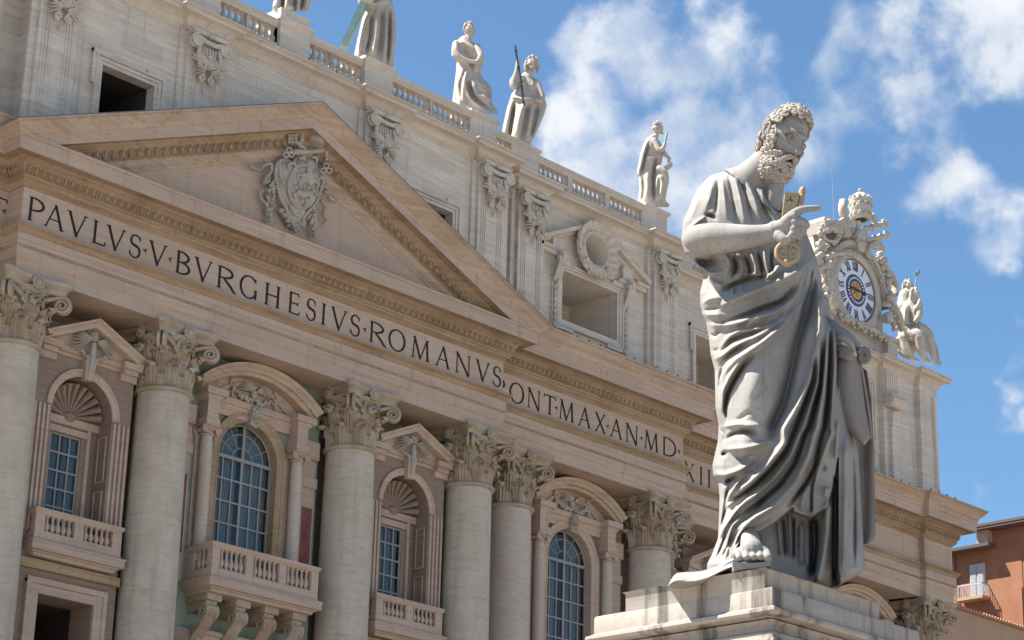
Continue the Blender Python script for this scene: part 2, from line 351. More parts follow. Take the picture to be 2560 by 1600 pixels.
part(e, 'moulding', 'mould', ENT, ang=50)
# ---- pediment
PED = empty('pediment', (0, 0, 0)); PED.parent = BAS
ZA = 48.92; SL = .408; XT = 15.13
def raking(prof, m, name, mb=None, ret=False):
    mb = mb or M()
    for sg in (-1, 1):
        pts = [[(0, -o, ZA+h) for o, h in prof], [(sg*(XT+o), -o, ZA+h-SL*(XT+o)) for o, h in prof], [(sg*(XT+o), 1.6, ZA+h-SL*(XT+o)) for o, h in prof]]
        mb.grid(pts, flip=(sg < 0))
    return mb if ret else part(mb, name, m, PED)
raking([(0, -2.55), (.05, -2.5), (.07, -2.42), (.22, -2.30), (.25, -2.26), (.25, -1.98)], 'sima', 'raking_moulding')
RAK = raking([(.25, -1.98), (.30, -1.96), (.30, -1.88), (.36, -1.86), (.34, -1.83), (.42, -1.68), (.48, -1.48), (.52, -1.40), (.58, -1.36), (.60, -1.30), (.72, -1.25), (.75, -1.20), (1.16, -1.19), (1.17, -1.22), (1.232, -1.22)], 'mould', 'raking_moulding', None, True)
raking([(1.232, -1.22), (1.232, -.66)], 'band', 'raking_corona')
raking([(1.232, -.66), (1.29, -.63), (1.32, -.56), (1.38, -.48), (1.54, -.34), (1.70, -.18), (1.77, -.10), (1.85, -.08), (1.85, .0)], 'sima', 'raking_cornice')
raking([(1.86, .0), (1.88, .02), (1.86, .05), (-.5, .12)], 'lead', 'roof_flashing')
e = RAK
for sg in (-1, 1):
    n = 31
    for i in range(n):
        x = sg*(.6+.47*i); egg(e, x, -.45, ZA-1.66-SL*abs(x), 1.15)
part(e, 'raking_moulding', 'mould', PED, ang=50)
t = M(); t.add([(-15.3, .02, 41.7), (15.3, .02, 41.7), (0, .02, 47.9)], [(0, 1, 2)]); part(t, 'tympanum', 'band', PED, ang=0)
# ---- inscription
def ribbon(mb, pts, ws, y):
    P = np.array(pts, float); n = len(P)
    if not hasattr(ws, '__len__'): ws = [ws]*n
    T = np.gradient(P, axis=0); T /= np.linalg.norm(T, axis=1)[:, None]+1e-9; Nn = np.c_[-T[:, 1], T[:, 0]]
    A = P+Nn*np.array(ws)[:, None]/2; B = P-Nn*np.array(ws)[:, None]/2
    pts3 = [[(a[0], y+.05, a[1]), (a[0], y, a[1]), (b[0], y, b[1]), (b[0], y+.05, b[1])] for a, b in zip(A, B)]
    mb.grid(pts3); mb.add(pts3[0], [(0, 1, 2, 3)]); mb.add(pts3[-1], [(3, 2, 1, 0)])
def letter(mb, ch, x0, x1, y, zb=38.51, h=1.09):
    w = x1-x0; k = [0]
    TH = .125; TN = .062; S = .09
    def P(u, v): return (x0+u*w, zb+v*h)
    def st(a, b, wd): k[0] += .0007; ribbon(mb, [P(*a), P(*b)], wd, y-.02-k[0])
    def serif(u, v, s=S, sl=0):
        k[0] += .0007; q = P(u, v); ribbon(mb, [(q[0]-s-.03, q[1]), (q[0]+s+.03, q[1])], .042, y-.02-k[0])
    def arc(cu, cv, ru, rv, a0, a1, wf, n=22):
        k[0] += .0007; an = np.linspace(a0, a1, n); ribbon(mb, [P(cu+ru*math.cos(a), cv+rv*math.sin(a)) for a in an], [wf(a) for a in an], y-.02-k[0])
    fat = lambda a: TN+(TH-TN)*abs(math.cos(a))**1.3
    bu = .07/w if w > .3 else .2
    L_ = bu+.06/w
    if ch == 'I': st((.5, 0), (.5, 1), TH); serif(.5, .02); serif(.5, .98)
    elif ch in 'PBR':
        st((L_, 0), (L_, 1), TH); serif(L_, .02); serif(L_-.02, .98, .06)
        cv, rv = (.745, .235) if ch != 'P' else (.72, .26)
        ru = (.93-L_)*(.8 if ch == 'R' else .88 if ch == 'B' else .95)
        st((L_, cv+rv), (L_+.25*ru, cv+rv), TN); st((L_, cv-rv), (L_+.25*ru, cv-rv), TN)
        arc(L_+.2*ru, cv, ru*.8, rv, -PI/2, PI/2, fat)
        if ch == 'B': st((L_, .02), (L_+.3, .02), TN); arc(L_+.22, .265, .93-L_-.22, .245, -PI/2, PI/2, fat)
        if ch == 'R': k[0] += .0007; ribbon(mb, [P(L_+.35*ru, .49), P(.70, .2), P(.86, .03), P(1.0, -.04)], [TH*.8, TH, TH*.9, TN*.5], y-.02-k[0])
    elif ch == 'A': st((.12, 0), (.52, 1), TN); st((.5, 1.02), (.86, 0), TH); st((.27, .36), (.72, .36), TN*.8); serif(.12, .02, .07); serif(.86, .02)
    elif ch == 'V': st((.13, 1), (.53, -.01), TH); st((.5, -.01), (.88, 1), TN); serif(.13, .98); serif(.88, .98, .07)
    elif ch == 'L': st((L_+.05, 0), (L_+.05, 1), TH); serif(L_+.05, .98); serif(L_, .02, .06); st((L_, .03), (.95, .03), TN); st((.94, .02), (1.0, .2), TN*.9)
    elif ch == 'E':
        st((L_, 0), (L_, 1), TH)
        for v, u in ((.03, .92), (.5, .8), (.97, .86)): st((L_-.06, v), (u, v), TN)
        st((.9, .02), (.98, .17), TN*.8); st((.85, .98), (.86, .83), TN*.8); st((.79, .42), (.8, .58), TN*.8)
    elif ch == 'T': st((.5, 0), (.5, .97), TH); serif(.5, .02); st((.04, .965), (.96, .965), TN); st((.05, .98), (.02, .82), TN*.8); st((.95, .98), (.98, .82), TN*.8)
    elif ch == 'H':
        for u in (.2, .8): st((u, 0), (u, 1), TH); serif(u, .02); serif(u, .98)
        st((.2, .5), (.8, .5), TN)
    elif ch == 'N': st((.14, 0), (.14, 1), TN); st((.13, 1.02), (.84, -.03), TH); st((.85, 0), (.85, 1), TN); serif(.14, .02, .07); serif(.85, .98, .07); serif(.1, .985, .05)
    elif ch == 'M': st((.12, 0), (.18, 1), TN); st((.17, 1.02), (.5, 0), TH); st((.49, .02), (.82, 1), TN); st((.81, 1.0), (.88, 0), TH); serif(.12, .02, .07); serif(.88, .02); serif(.84, .985, .05); serif(.15, .985, .05)
    elif ch == 'X': st((.14, 1), (.86, 0), TH); st((.14, 0), (.84, 1), TN); [serif(u, v, .07) for u, v in ((.14, .98), (.84, .98), (.14, .02), (.87, .02))]
    elif ch == 'O': arc(.5, .5, .5-.05/w, .5, 0, 2*PI, fat, 44)
    elif ch == 'D': st((L_, 0), (L_, 1), TH); st((L_, .98), (.4, .98), TN); st((L_, .03), (.4, .03), TN); arc(.36, .505, .58, .475, -PI/2, PI/2, fat)
    elif ch == 'G': arc(.52, .5, .5-.05/w, .5, .75, 2*PI-.45, fat, 34); st((.9, .02), (.9, .42), TH*.9); serif(.88, .42, .07); st((.86, .93), (.88, .76), TN)
    elif ch == 'S':
        k[0] += .0007; th = np.linspace(0, 1, 26); pts = []; ws = []
        for a in np.linspace(.25, PI*1.28, 13): pts.append(P(.5+.40*math.cos(a), .745+.24*math.sin(a)))
        for a in np.linspace(PI*.28, -PI*.92, 13): pts.append(P(.48+.44*math.cos(a), .27+.27*math.sin(a)))
        n = len(pts); ws = [TN+(TH-TN)*math.exp(-((i-n/2+.5)/5.)**2) for i in range(n)]; ribbon(mb, pts, ws, y-.02-k[0]); st((.86, .93), (.9, .76), TN*.8); st((.06, .08), (.03, .26), TN*.8)
    elif ch == '.':
        q = P(.5, .47)
        for a in (PI, PI/3, -PI/3): k[0] += .0007; ribbon(mb, [(q[0]+.02*math.cos(a), q[1]+.02*math.sin(a)), (q[0]+.07*math.cos(a), q[1]+.07*math.sin(a)), (q[0]+.15*math.cos(a-.2), q[1]+.15*math.sin(a-.2))], [.09, .05, .01], y-.02-k[0])
INS = [[('P', -14.82, -13.95), ('A', -13.99, -12.85), ('V', -12.82, -11.66), ('L', -11.41, -10.64), ('V', -10.68, -9.54), ('S', -9.32, -8.69), ('.', -8.55, -8.33)], [('V', -8.3, -7.17), ('.', -7.12, -6.9)],
       [('B', -6.67, -5.82), ('V', -5.65, -4.5), ('R', -4.22, -3.05), ('G', -2.87, -1.76), ('H', -1.41, -.25), ('E', .18, .92), ('S', 1.35, 1.95), ('I', 2.27, 2.63), ('V', 2.87, 4.03), ('S', 4.23, 4.87), ('.', 5.08, 5.33)],
       [('R', 5.53, 6.69), ('O', 6.83, 7.98), ('M', 8.38, 9.75), ('A', 10.1, 11.23), ('N', 11.52, 12.75), ('V', 13.02, 14.15), ('S', 14.37, 14.97)]]
INSO = empty('inscription', (0, 0, 0)); INSO.parent = BAS
INS = [(w, 0) for w in INS]+[([('P', 15.5, 16.49), ('O', 16.8, 17.92), ('N', 18.16, 19.27), ('T', 19.48, 20.46), ('.', 20.40, 20.62), ('M', 20.69, 21.97), ('A', 22.26, 23.37), ('X', 23.63, 24.62), ('.', 24.62, 24.88), ('A', 24.91, 26.03), ('N', 26.26, 27.4), ('.', 27.54, 27.8), ('M', 27.87, 29.17), ('D', 29.53, 30.74), ('.', 30.85, 31.1)], 1.1),
        ([('X', 34.14, 35.19), ('I', 35.6, 35.94), ('I', 36.36, 36.7)], 3.3), ([('S', -17.6, -16.9), ('T', -16.55, -15.16), ('.', -15.42, -15.16)], 1.1)]
for word, y in INS:
    for ch, a, b in word:
        mb = M(); letter(mb, ch, a, b, y); part(mb, 'word_divider' if ch == '.' else 'letter', 'letter', INSO, ang=0)
# ---- giant order
def leaf(mb, ang, r0, z0, H, W, curl=.24, ridge=.04):
    pts = []; nu, nv = 29, 17
    for i in range(nu):
        s = -1+2*i/(nu-1); row = []
        for j in range(nv):
            t = j/(nv-1)
            if t < .62: rho = r0+.06+.12*(t/.62)**2; z = z0+(H-curl*.9)*t/.62
            else:
                ph = (t-.62)/.38*2.75; rho = r0+.18+curl*(1-math.cos(ph))*.72; z = z0+(H-curl*.9)+curl*math.sin(ph)*.95
            wd = W*(.80+.30*math.sin(PI*min(1, t*1.05))**.8)*(1-.50*max(0, (t-.62)/.38)**1.3)*(1+.16*math.cos(t*PI*9)*(abs(s) > .75))
            a = ang+s*wd/r0
            rho += ridge*math.cos(s*PI*6)*(1-.2*t)-.20*abs(s)**3+.06*math.exp(-(s/.1)**2)*(t < .9)+.035*math.cos(t*PI*9)*abs(s)
            row.append((rho*math.cos(a), rho*math.sin(a), z-.14*abs(s)**2*(t > .45)))
        pts.append(row)
    mb.grid(pts)
def spiral(mb, c, ex, r, turns, rad, a0=PI/2, sg=1, n=26):
    ez = np.array([0, 0, 1.]); ex = np.array(ex, float); c = np.array(c, float); pts = []; rr = []
    for i in range(n+1):
        t = i/n; a = a0-sg*turns*2*PI*t; q = r*(1-.86*t); pts.append(c+ex*q*math.cos(a)+ez*q*math.sin(a)); rr.append(rad*(1-.45*t))
    mb.tube(pts, rr, 6)
def capital_mesh():
    mb = M()
    mb.lathe([(1.20, -.02), (1.30, 0), (1.36, .06), (1.36, .14), (1.30, .20), (1.22, .22), (1.10, .26), (1.10, 1.4), (1.16, 2.0), (1.30, 2.4), (1.52, 2.55), (1.52, 2.62), (0, 2.62)], seg=40)
    for k in range(8): leaf(mb, k*PI/4+PI/8, 1.14, .20, 1.08, .40, .30)
    for k in range(8): leaf(mb, k*PI/4, 1.20, .85, 1.16, .40, .34)
    for k in range(4):
        a = PI/4+k*PI/2; d = np.array([math.cos(a), math.sin(a), 0]); p = np.array([-d[1], d[0], 0])
        for s in (-1, 1):
            off = p*s*.13
            spiral(mb, d*2.0+off+np.array([0, 0, 2.10]), d, .38, 2.0, .095, PI*.5, 1)
            st = d*.9+p*s*.75; st = st/np.linalg.norm(st)
            mb.tube([st*1.2+np.array([0, 0, 1.35]), st*1.28+np.array([0, 0, 1.8]), (st*1.35+d*1.4)/2+np.array([0, 0, 2.2]), d*1.7+off+np.array([0, 0, 2.42]), d*2.0+off+np.array([0, 0, 2.47])], [.14, .13, .11, .10, .085], 7)
            # caulicole leaf under the volute
            leaf_a = math.atan2(st[1], st[0]); leaf(mb, leaf_a, 1.25, 1.45, .72, .24, .26, .03)
            q = np.array([math.cos(k*PI/2), math.sin(k*PI/2), 0]); qq = np.array([-q[1], q[0], 0])
            spiral(mb, q*1.33+qq*s*.23+np.array([0, 0, 2.2]), qq*(-s), .21, 1.7, .06, PI*.6, -1 if s*1 < 0 else -1, 20)
            mb.tube([st*1.25+np.array([0, 0, 1.5]), q*1.25+qq*s*.55+np.array([0, 0, 2.0]), q*1.33+qq*s*.3+np.array([0, 0, 2.38])], [.1, .08, .06], 6)
        mb.tube([d*1.45+np.array([0, 0, 1.75]), d*1.75+np.array([0, 0, 2.0]), d*1.95+np.array([0, 0, 1.98]), d*2.1+np.array([0, 0, 1.75])], [.2, .17, .12, .05], 7, flat=.7)
        q = np.array([math.cos(k*PI/2), math.sin(k*PI/2), 0]); qq = np.array([-q[1], q[0], 0]); cc = q*1.55+np.array([0, 0, 2.80])
        mb.ball(cc, (.2, .2, .2), 8, 6)
        for i in range(10):
            an = i*PI/5; mb.ball(cc+qq*.25*math.cos(an)+np.array([0, 0, .25*math.sin(an)])+q*.02, .10, 6, 4)
    # abacus with concave sides
    def ring(c, m, z):
        o = []
        for k in range(4):
            a = PI/4+k*PI/2; b = a+PI/2; A = np.array([math.cos(a), math.sin(a)])*c; B = np.array([math.cos(b), math.sin(b)])*c; nrm = np.array([math.cos(a+PI/4), math.sin(a+PI/4)])
            tA = np.array([-math.sin(a), math.cos(a)])*.14
            tB = np.array([-math.sin(b), math.cos(b)])*.14
            A2 = A+tA; B2 = B-tB; sag = (A2@nrm)-m
            for i in range(13):
                t = i/12; p = A2*(1-t)+B2*t-nrm*sag*math.sin(PI*t)**.85; o.append((p[0], p[1], z))
        return o
    rings = [ring(2.12, 1.25, 2.52), ring(2.14, 1.27, 2.74), ring(2.18, 1.31, 2.75), ring(2.36, 1.46, 2.90), ring(2.40, 1.50, 2.91), ring(2.40, 1.50, 3.09)]
    mb.grid([list(r) for r in zip(*rings)], close_u=True); n = len(rings[0]); mb.add(rings[0], [tuple(range(n))[::-1]])
    return mb.mesh('capital', 'capital', 40)
CAPM = capital_mesh()
def shaft_mesh(m):
    mb = M(); H = 30.9; prof = []
    for i in range(25):
        t = i/24; prof.append((1.40-.20*t**1.7, H*t))
    mb.lathe([(0, -2), (1.95, -2), (1.95, -1.4), (1.8, -1.2), (1.6, -.6), (1.75, -.4), (1.7, -.1), (1.45, 0)]+prof, seg=64)
    return mb.mesh('shaft', m, 30)
SH1 = shaft_mesh('column'); SH2 = shaft_mesh('rosycol')
for x, y, sh in [(-14.1, 1.25, SH1), (-5.8, 1.25, SH1), (5.8, 1.25, SH1), (14.1, 1.25, SH1), (18.3, 2.35, SH2), (29.9, 2.35, SH1)]:
    ccol = empty('column', (x, y, 2.05)); ccol.parent = BAS
    inst(sh, 'shaft', ccol, (0, 0, 0), random.random()*6); inst(CAPM, 'capital', ccol, (0, 0, 30.9))
for x, y in [(33.2, 4.9), (60.6, 4.55)]:   # pilasters of the outer bays
    p = empty('pilaster', (x, y, 2.05)); p.parent = BAS
    mb = M(); mb.box(-1.35, 1.35, -1.35, 2, -2, 30.9); part(mb, 'shaft', 'wall', p, ang=0); inst(CAPM, 'capital', p, (0, 0, 30.9), 0, (1.05, 1.05, 1))
# ================================================================ bays between the columns
def head(mb, x, y, z, s, hair=True, wild=1.0):   # small carved head facing -Y
    mb.ball((x, y, z), (.30*s, .33*s, .40*s), 12, 9)
    mb.ball((x, y-.31*s, z-.05*s), (.07*s, .10*s, .10*s), 6, 5)
    for k in (-1, 1): mb.ball((x+k*.12*s, y-.24*s, z+.06*s), (.09*s, .06*s, .05*s), 6, 4); mb.ball((x+k*.13*s, y-.20*s, z-.14*s), .11*s, 6, 4)
    mb.ball((x, y-.24*s, z-.22*s), (.10*s, .08*s, .04*s), 6, 4); mb.ball((x, y-.20*s, z-.33*s), .10*s, 6, 4)
    if hair:
        rnd = random.Random(int(x*97+z*13))
        for i in range(26):
            a = rnd.uniform(-.25*PI, 1.25*PI); b = rnd.uniform(-.6, .9)
            mb.ball((x+.33*s*math.cos(a), y+.22*s*b, z+.06*s+.38*s*math.sin(a)), rnd.uniform(.08, .14)*s*wild, 6, 4)
def wing(mb, x, y, z, L, W, ang, n=6, up=1):   # feathered wing: fan of flat lobes
    for r in range(2):
        for i in range(n):
            a = ang+(i/(n-1)-.35)*.95; l = L*(1-.09*i)*(1 if r == 0 else .6)
            p = [(x+l*t*math.cos(a), y-.05*r-.03*i*.3-.10*math.sin(PI*t), z+l*t*math.sin(a)) for t in np.linspace(.05, 1, 6)]
            mb.tube(p, [W*.5, W*.75, W*.85, W*.8, W*.6, W*.25], 6, flat=.5)
def garland(mb, p0, p1, sag, r, y, n=26, seed=1):
    rnd = random.Random(seed)
    for i in range(n):
        t = i/(n-1); w = r*(.55+.6*math.sin(PI*t)); x = p0[0]+(p1[0]-p0[0])*t; z = p0[1]+(p1[1]-p0[1])*t-sag*4*t*(1-t)
        for k in range(3): mb.ball((x+rnd.uniform(-.5, .5)*w, y-rnd.uniform(0, .7)*w, z+rnd.uniform(-.6, .6)*w), rnd.uniform(.35, .62)*w, 7, 5)
def curtain_mesh(x0, x1, z0, z1, y, seed):
    rnd = random.Random(seed); mb = M(); n = 70; mid = (x0+x1)/2; gap = rnd.uniform(.08, .22)*(x1-x0); ph = rnd.uniform(0, 6)
    for a, b in ((x0, mid-gap*.4), (mid+gap*.6, x1)):
        mb.grid([[(a+(b-a)*i/n, y+.06*math.sin(ph+i*.9+.5*math.sin(i*.31))+.03*math.sin(i*.37), z) for z in (z0, z1)] for i in range(n+1)])
    return mb
def sash(cx, hw, zb, zs, y, arched, rows, cols, seed, parent_name='window', curt=True):
    w = empty(parent_name, (0, 0, 0)); w.parent = BAS
    p = M()
    if arched:
        pts = [(cx-hw, zb), (cx+hw, zb)]+arcp(cx, zs, hw, 0, PI, 28); p.prism(pts, y, y+.02)
    else: p.prism([(cx-hw, zb), (cx+hw, zb), (cx+hw, zs), (cx-hw, zs)], y, y+.02)
    part(p, 'pane', 'glass', w, ang=0)
    mu = M(); b = .035
    for i in range(cols+1):
        x = cx-hw+2*hw*i/cols; bb = b*1.9 if i in (0, cols) or i*2 == cols else b
        mu.box(x-bb, x+bb, y-.06, y+.05, zb, zs)
    for j in range(rows+1):
        z = zb+(zs-zb)*j/rows; bb = b*1.2
        mu.box(cx-hw, cx+hw, y-.052, y+.042, z-bb, z+bb)
    if arched:
        mu.box(cx-hw-.02, cx+hw+.02, y-.12, y+.06, zs-.08, zs+.08)
        mu.box(cx-.065, cx+.065, y-.07, y+.05, zs+.05, zs+hw)
        for rr in (.36, .73): mu.tube([(x, y-.01, z) for x, z in arcp(cx, zs, hw*rr, 0.02, PI-.02, 20)], .035, 4)
        mu.tube([(x, y-.01, z) for x, z in arcp(cx, zs, hw*.985, 0.02, PI-.02, 24)], .06, 4)
        for a in (PI/6, PI/3, PI*2/3, PI*5/6): mu.tube([(cx+hw*q*math.cos(a), y-.01, zs+hw*q*math.sin(a)) for q in (.36, .985)], .03, 4)
    part(mu, 'mullion', 'mullion', w, ang=0)
    if curt: part(curtain_mesh(cx-hw, cx+hw, zb, zs+(hw if arched else 0), y+.28, seed), 'curtain', 'curtain', w, ang=60)
    return w
BALP = [(.05, 0), (.13, 0), (.13, .06), (.07, .10), (.075, .14), (.12, .24), (.135, .34), (.11, .46), (.065, .60), (.055, .70), (.075, .74), (.075, .78), (.055, .80), (.06, .86), (.12, .90), (.12, .96), (.05, .96)]
bm_ = M(); bm_.lathe(BALP, seg=10); BALM = bm_.mesh('baluster', 'band', 40)
bm_ = M(); bm_.lathe(BALP, seg=10); BALA = bm_.mesh('baluster', 'statue', 40)
def balcony(xc, y, hw, ztop, zbase, dy, groups, name='balcony', depth=1.6, slab=True):
    bl = empty(name, (0, 0, 0)); bl.parent = BAS
    mb = M(); y0 = y+dy; yb = y0+depth
    path = [(xc-hw, yb), (xc-hw, y0), (xc+hw, y0), (xc+hw, yb)]
    mb.sweep(path, [(-.34, ztop-.26), (-.02, ztop-.26), (.0, ztop-.22), (.07, ztop-.14), (.08, ztop-.12), (.08, ztop), (-.34, ztop)])
    h = ztop-.26-(zbase+.44)
    mb.sweep(path, [(.0, zbase), (.03, zbase+.02), (.03, zbase+.12), (.0, zbase+.16), (0, zbase+.44), (-.34, zbase+.44)])
    n = len(groups); dw = []; tot = 2*hw; gw = [g*.285+.12 for g in groups]; dies = (tot-sum(gw))/(n+1); x = xc-hw; zb = zbase+.44
    for g, wd in zip(groups, gw):
        mb.box(x, x+dies, y0+.001, y0+.33, zb, ztop-.26); x += dies
        for i in range(g):
            inst(BALM, 'baluster', bl, (x+.06+.285*(i+.5), y0+.16, zb), 0, (.95, .95, h/.96))
        x += wd
    mb.box(x, x+dies, y0+.001, y0+.33, zb, ztop-.26)
    for sx in (-1, 1):
        xa = xc+sx*(hw-.17)
        for i in range(3): inst(BALM, 'baluster', bl, (xa, y0+.5+.3*i, zb), 0, (.95, .95, h/.96))
        mb.box(xa-.165, xa+.165, y0+1.35, yb, zb, ztop-.26)
    if slab:
        mb.sweep([(xc-hw, yb+.4), (xc-hw, y0), (xc+hw, y0), (xc+hw, yb+.4)], [(-1.2, zbase-.62), (-.16, zbase-.62), (-.1, zbase-.5), (.0, zbase-.46), (.03, zbase-.42), (.16, zbase-.40), (.16, zbase-.12), (.2, zbase-.08), (.2, zbase), (-2.2, zbase+.02)])
    part(mb, 'balustrade', 'band', bl, ang=30)
    return bl
def segment_arch(mb, xc, hw, z0, rise, prof, n=30):   # prof: (radial offset, y) curve swept along the arc
    R = (hw*hw+rise*rise)/(2*rise); cz = z0+rise-R; a = math.asin(hw/R)
    pts = [[(xc+(R+o)*math.sin(t), y, cz+(R+o)*math.cos(t)) for o, y in prof] for t in np.linspace(-a, a, n+1)]
    mb.grid(pts); mb.add(pts[0], [tuple(range(len(prof)))]); mb.add(pts[-1], [tuple(range(len(prof)))[::-1]])
ion = M()
ion.lathe([(.30, 0), (.36, .02), (.36, .07), (.30, .1), (.30, .3)], seg=20); ion.box(-.42, .42, -.42, .42, .46, .56); ion.box(-.34, .34, -.34, .34, .3, .46)
for sx in (-1, 1):
    for yy in (-.34, .34): spiral(ion, (sx*.36, yy, .26), (sx, 0, 0), .19, 1.7, .06, PI/2, 1, 18)
    ion.tube([(sx*.36, -.38, .26), (sx*.36, .38, .26)], .1, 8)
for i in range(5): ion.ball((-.22+.11*i, -.36, .33-.05*math.sin(PI*i/4)), .07, 6, 4)
IONM = ion.mesh('capital', 'band', 40)
cm_ = M(); cm_.lathe([(.42, 0), (.42, .2), (.35, .24), (.4, .34), (.31, .42), (.30, 5.0), (.275, 6.0)], seg=28); SMSH = cm_.mesh('shaft', 'rosycol', 30)
def loggia_bay(xc, dy, marble, bal, seed):
    f = M(); yw = 2.1+dy; zs = 31.5; r = 1.78
    hole = (xc-r-.02, xc+r+.02, 26.0, zs, 1)
    wl = M(); rect_wall(wl, xc-4.45, xc+4.45, 24.2, 36.2, yw, [hole]); reveal(wl, hole, yw, yw+.5); wl.box(xc-4.45, xc+4.45, yw+.001, yw+.9, 20, 24.2)
    wl.box(xc-4.46, xc-4.40, yw-.01, yw+1, 20, 36.1); wl.box(xc+4.40, xc+4.46, yw-.01, yw+1, 20, 36.1)
    part(wl, 'bay_wall', 'marble_green' if marble else 'wall', ang=0)
    # archivolt
    prof = [(0, yw+.35), (0, yw-.16), (.06, yw-.20), (.10, yw-.20), (.12, yw-.17), (.30, yw-.20), (.32, yw-.24), (.44, yw-.28), (.50, yw-.27), (.52, yw)]
    pts = [[(xc+(r+o)*math.cos(a), y, zs+(r+o)*math.sin(a)) for o, y in prof] for a in np.linspace(PI, 0, 37)]
    pts = [[(xc-(r+o), y, 26.0) for o, y in prof]]+pts+[[(xc+(r+o), y, 26.0) for o, y in prof]]
    f.grid(pts); part(f, 'window_surround', 'mould' if marble else 'band', ang=40)
    k = M(); k.frustum((xc-.2, xc+.2, yw-.35, yw), (xc-.3, xc+.3, yw-.5, yw), zs+r-.1, zs+r+.75); head(k, xc, yw-.5, zs+r+.42, .75); k.tube([(xc-.25, yw-.4, zs+r-.05), (xc, yw-.5, zs+r-.2), (xc+.25, yw-.4, zs+r-.05)], .12, 6)
    part(k, 'keystone', 'relief', ang=50)
    sash(xc, r-.02, 26.2, zs, yw+.32, True, 5, 6, seed)
    # aedicule: little columns, entablature, segmental pediment
    a = M()
    for sx in (-1, 1):
        x = xc+sx*2.78; y = yw-.42
        inst(SMSH, 'shaft', BAS, (x, y, 25.95)).name = 'small_column'; inst(IONM, 'small_capital', BAS, (x, y, 31.93))
        a.box(x-.40, x+.40, y-.4, yw, 32.50, 32.78); a.box(x-.33, x+.33, y-.33, yw, 32.78, 33.62)
        a.box(x-.42, x+.42, y+.3, yw+.02, 25.9, 32.5)
        a.frustum((x-.34, x+.34, y-.34, yw), (x-.48, x+.48, y-.5, yw), 33.62, 33.84)
        a.box(x-.62, x+.62, y-.62, yw, 33.84, 34.16)
        # outer pilaster strip
        xo = xc+sx*3.85; a.box(xo-.42, xo+.42, yw-.12, yw+.02, 25, 33.0); a.box(xo-.5, xo+.5, yw-.2, yw+.02, 31.0, 31.5); a.box(xo-.46, xo+.46, yw-.3, yw+.02, 32.4, 33.3)
    a.box(xc-2.4, xc+2.4, yw-.22, yw+.01, 33.30, 33.60); a.frustum((xc-2.4, xc+2.4, yw-.24, yw), (xc-2.4, xc+2.4, yw-.36, yw), 33.60, 33.82); a.box(xc-2.2, xc+2.2, yw-.46, yw, 33.82, 34.12)
    part(a, 'aedicule', 'band', ang=30)
    s = M(); segment_arch(s, xc, 3.45, 34.2, 1.28, [(-.05, yw), (-.05, yw-.62), (.02, yw-.66), (.1, yw-.72), (.12, yw-.84), (.30, yw-.86), (.34, yw-.95), (.44, yw-1.05), (.5, yw-1.06), (.5, yw)])
    part(s, 'arched_pediment', 'sima', ang=40)
    t = M(); R = (3.3**2+1.25**2)/2.5; t.prism([(xc-3.3, 34.1), (xc+3.3, 34.1)]+[(xc+R*math.sin(q), 34.2+1.25-R+R*math.cos(q)) for q in np.linspace(.72, -.72, 25)], yw-.1, yw+.01)
    segment_arch(t, xc, 2.2, 34.25, .85, [(-.05, yw-.1), (-.05, yw-.2), (.1, yw-.2), (.1, yw-.1)]); part(t, 'arched_tympanum', 'sima', ang=30)
    g = M(); ye = yw-.22
    g.ball((xc, ye, 34.75), (.18, .16, .26), 8, 6); g.ball((xc, ye-.1, 35.05), (.1, .12, .1), 8, 6)
    wing(g, xc+.1, ye, 34.85, .95, .12, .25); 
    h2 = M(); wing(h2, 0, 0, 0, .95, .12, .25); h2.v = [(xc-.1-x, ye+y, 34.85+z) for x, y, z in h2.v]; h2.f = [q[::-1] for q in h2.f]; g.merge(h2)
    garland(g, (xc-1.3, 34.8), (xc, 34.45), .25, .16, ye, 14, seed); garland(g, (xc, 34.45), (xc+1.3, 34.8), .25, .16, ye, 14, seed+1)
    for sx in (-1, 1): garland(g, (xc+sx*1.3, 34.85), (xc+sx*1.35, 34.3), 0, .13, ye, 8, seed+3); spiral(g, (xc+sx*1.25, ye, 34.95), (sx, 0, 0), .22, 1.2, .06)
    part(g, 'eagle_relief', 'relief', ang=50)
    if marble:
        for q in (3.85, -3.85): r_ = M(); r_.box(xc+q-.33, xc+q+.33, yw-.135, yw-.1, 26.3, 30.0); part(r_, 'red_marble_panel', 'marble_red', ang=0)
    if bal:
        balcony(xc, .12, 3.2, 26.64, 25.02, dy, (5, 5, 5), depth=2.0)
        for i in range(4):
            cs = M()
            x = xc-2.55+1.7*i
            cs.box(x-.42, x+.42, .55+dy, yw, 24.1, 24.42); cs.box(x-.30, x+.30, .75+dy, yw, 23.7, 24.1)
            spiral(cs, (x-.3, .95+dy, 23.6), (0, -1, 0), .36, 1.6, .09); spiral(cs, (x+.3, .95+dy, 23.6), (0, -1, 0), .36, 1.6, .09)
            pts = [(x, .62+dy+.03*j+.42*(j/9)**1.5*2.2, 23.85-.16*j) for j in range(10)]
            for q in (-.24, -.12, 0, .12, .24): cs.tube([(px_+q, py_, pz_) for px_, py_, pz_ in pts], [.09]*9+[.05], 6)
            part(cs, 'console', 'capital', ang=40)
        fr = M(); fr.box(xc-3.9, xc+3.9, yw-.35, yw+.1, 15, 22.9); part(fr, 'bay_wall', 'wall', ang=0)
        fr = M(); fr.box(xc-2.6, xc+2.6, yw-.5, yw-.35, 22.2, 22.75); fr.box(xc-2.6, xc-2.1, yw-.5, yw-.35, 16, 22.2); fr.box(xc+2.1, xc+2.6, yw-.5, yw-.35, 16, 22.2); fr.box(xc-2.75, xc+2.75, yw-.62, yw-.35, 22.75, 22.95)
        part(fr, 'panel_frame', 'band', ang=0)
        rl = M(); rnd = random.Random(4)
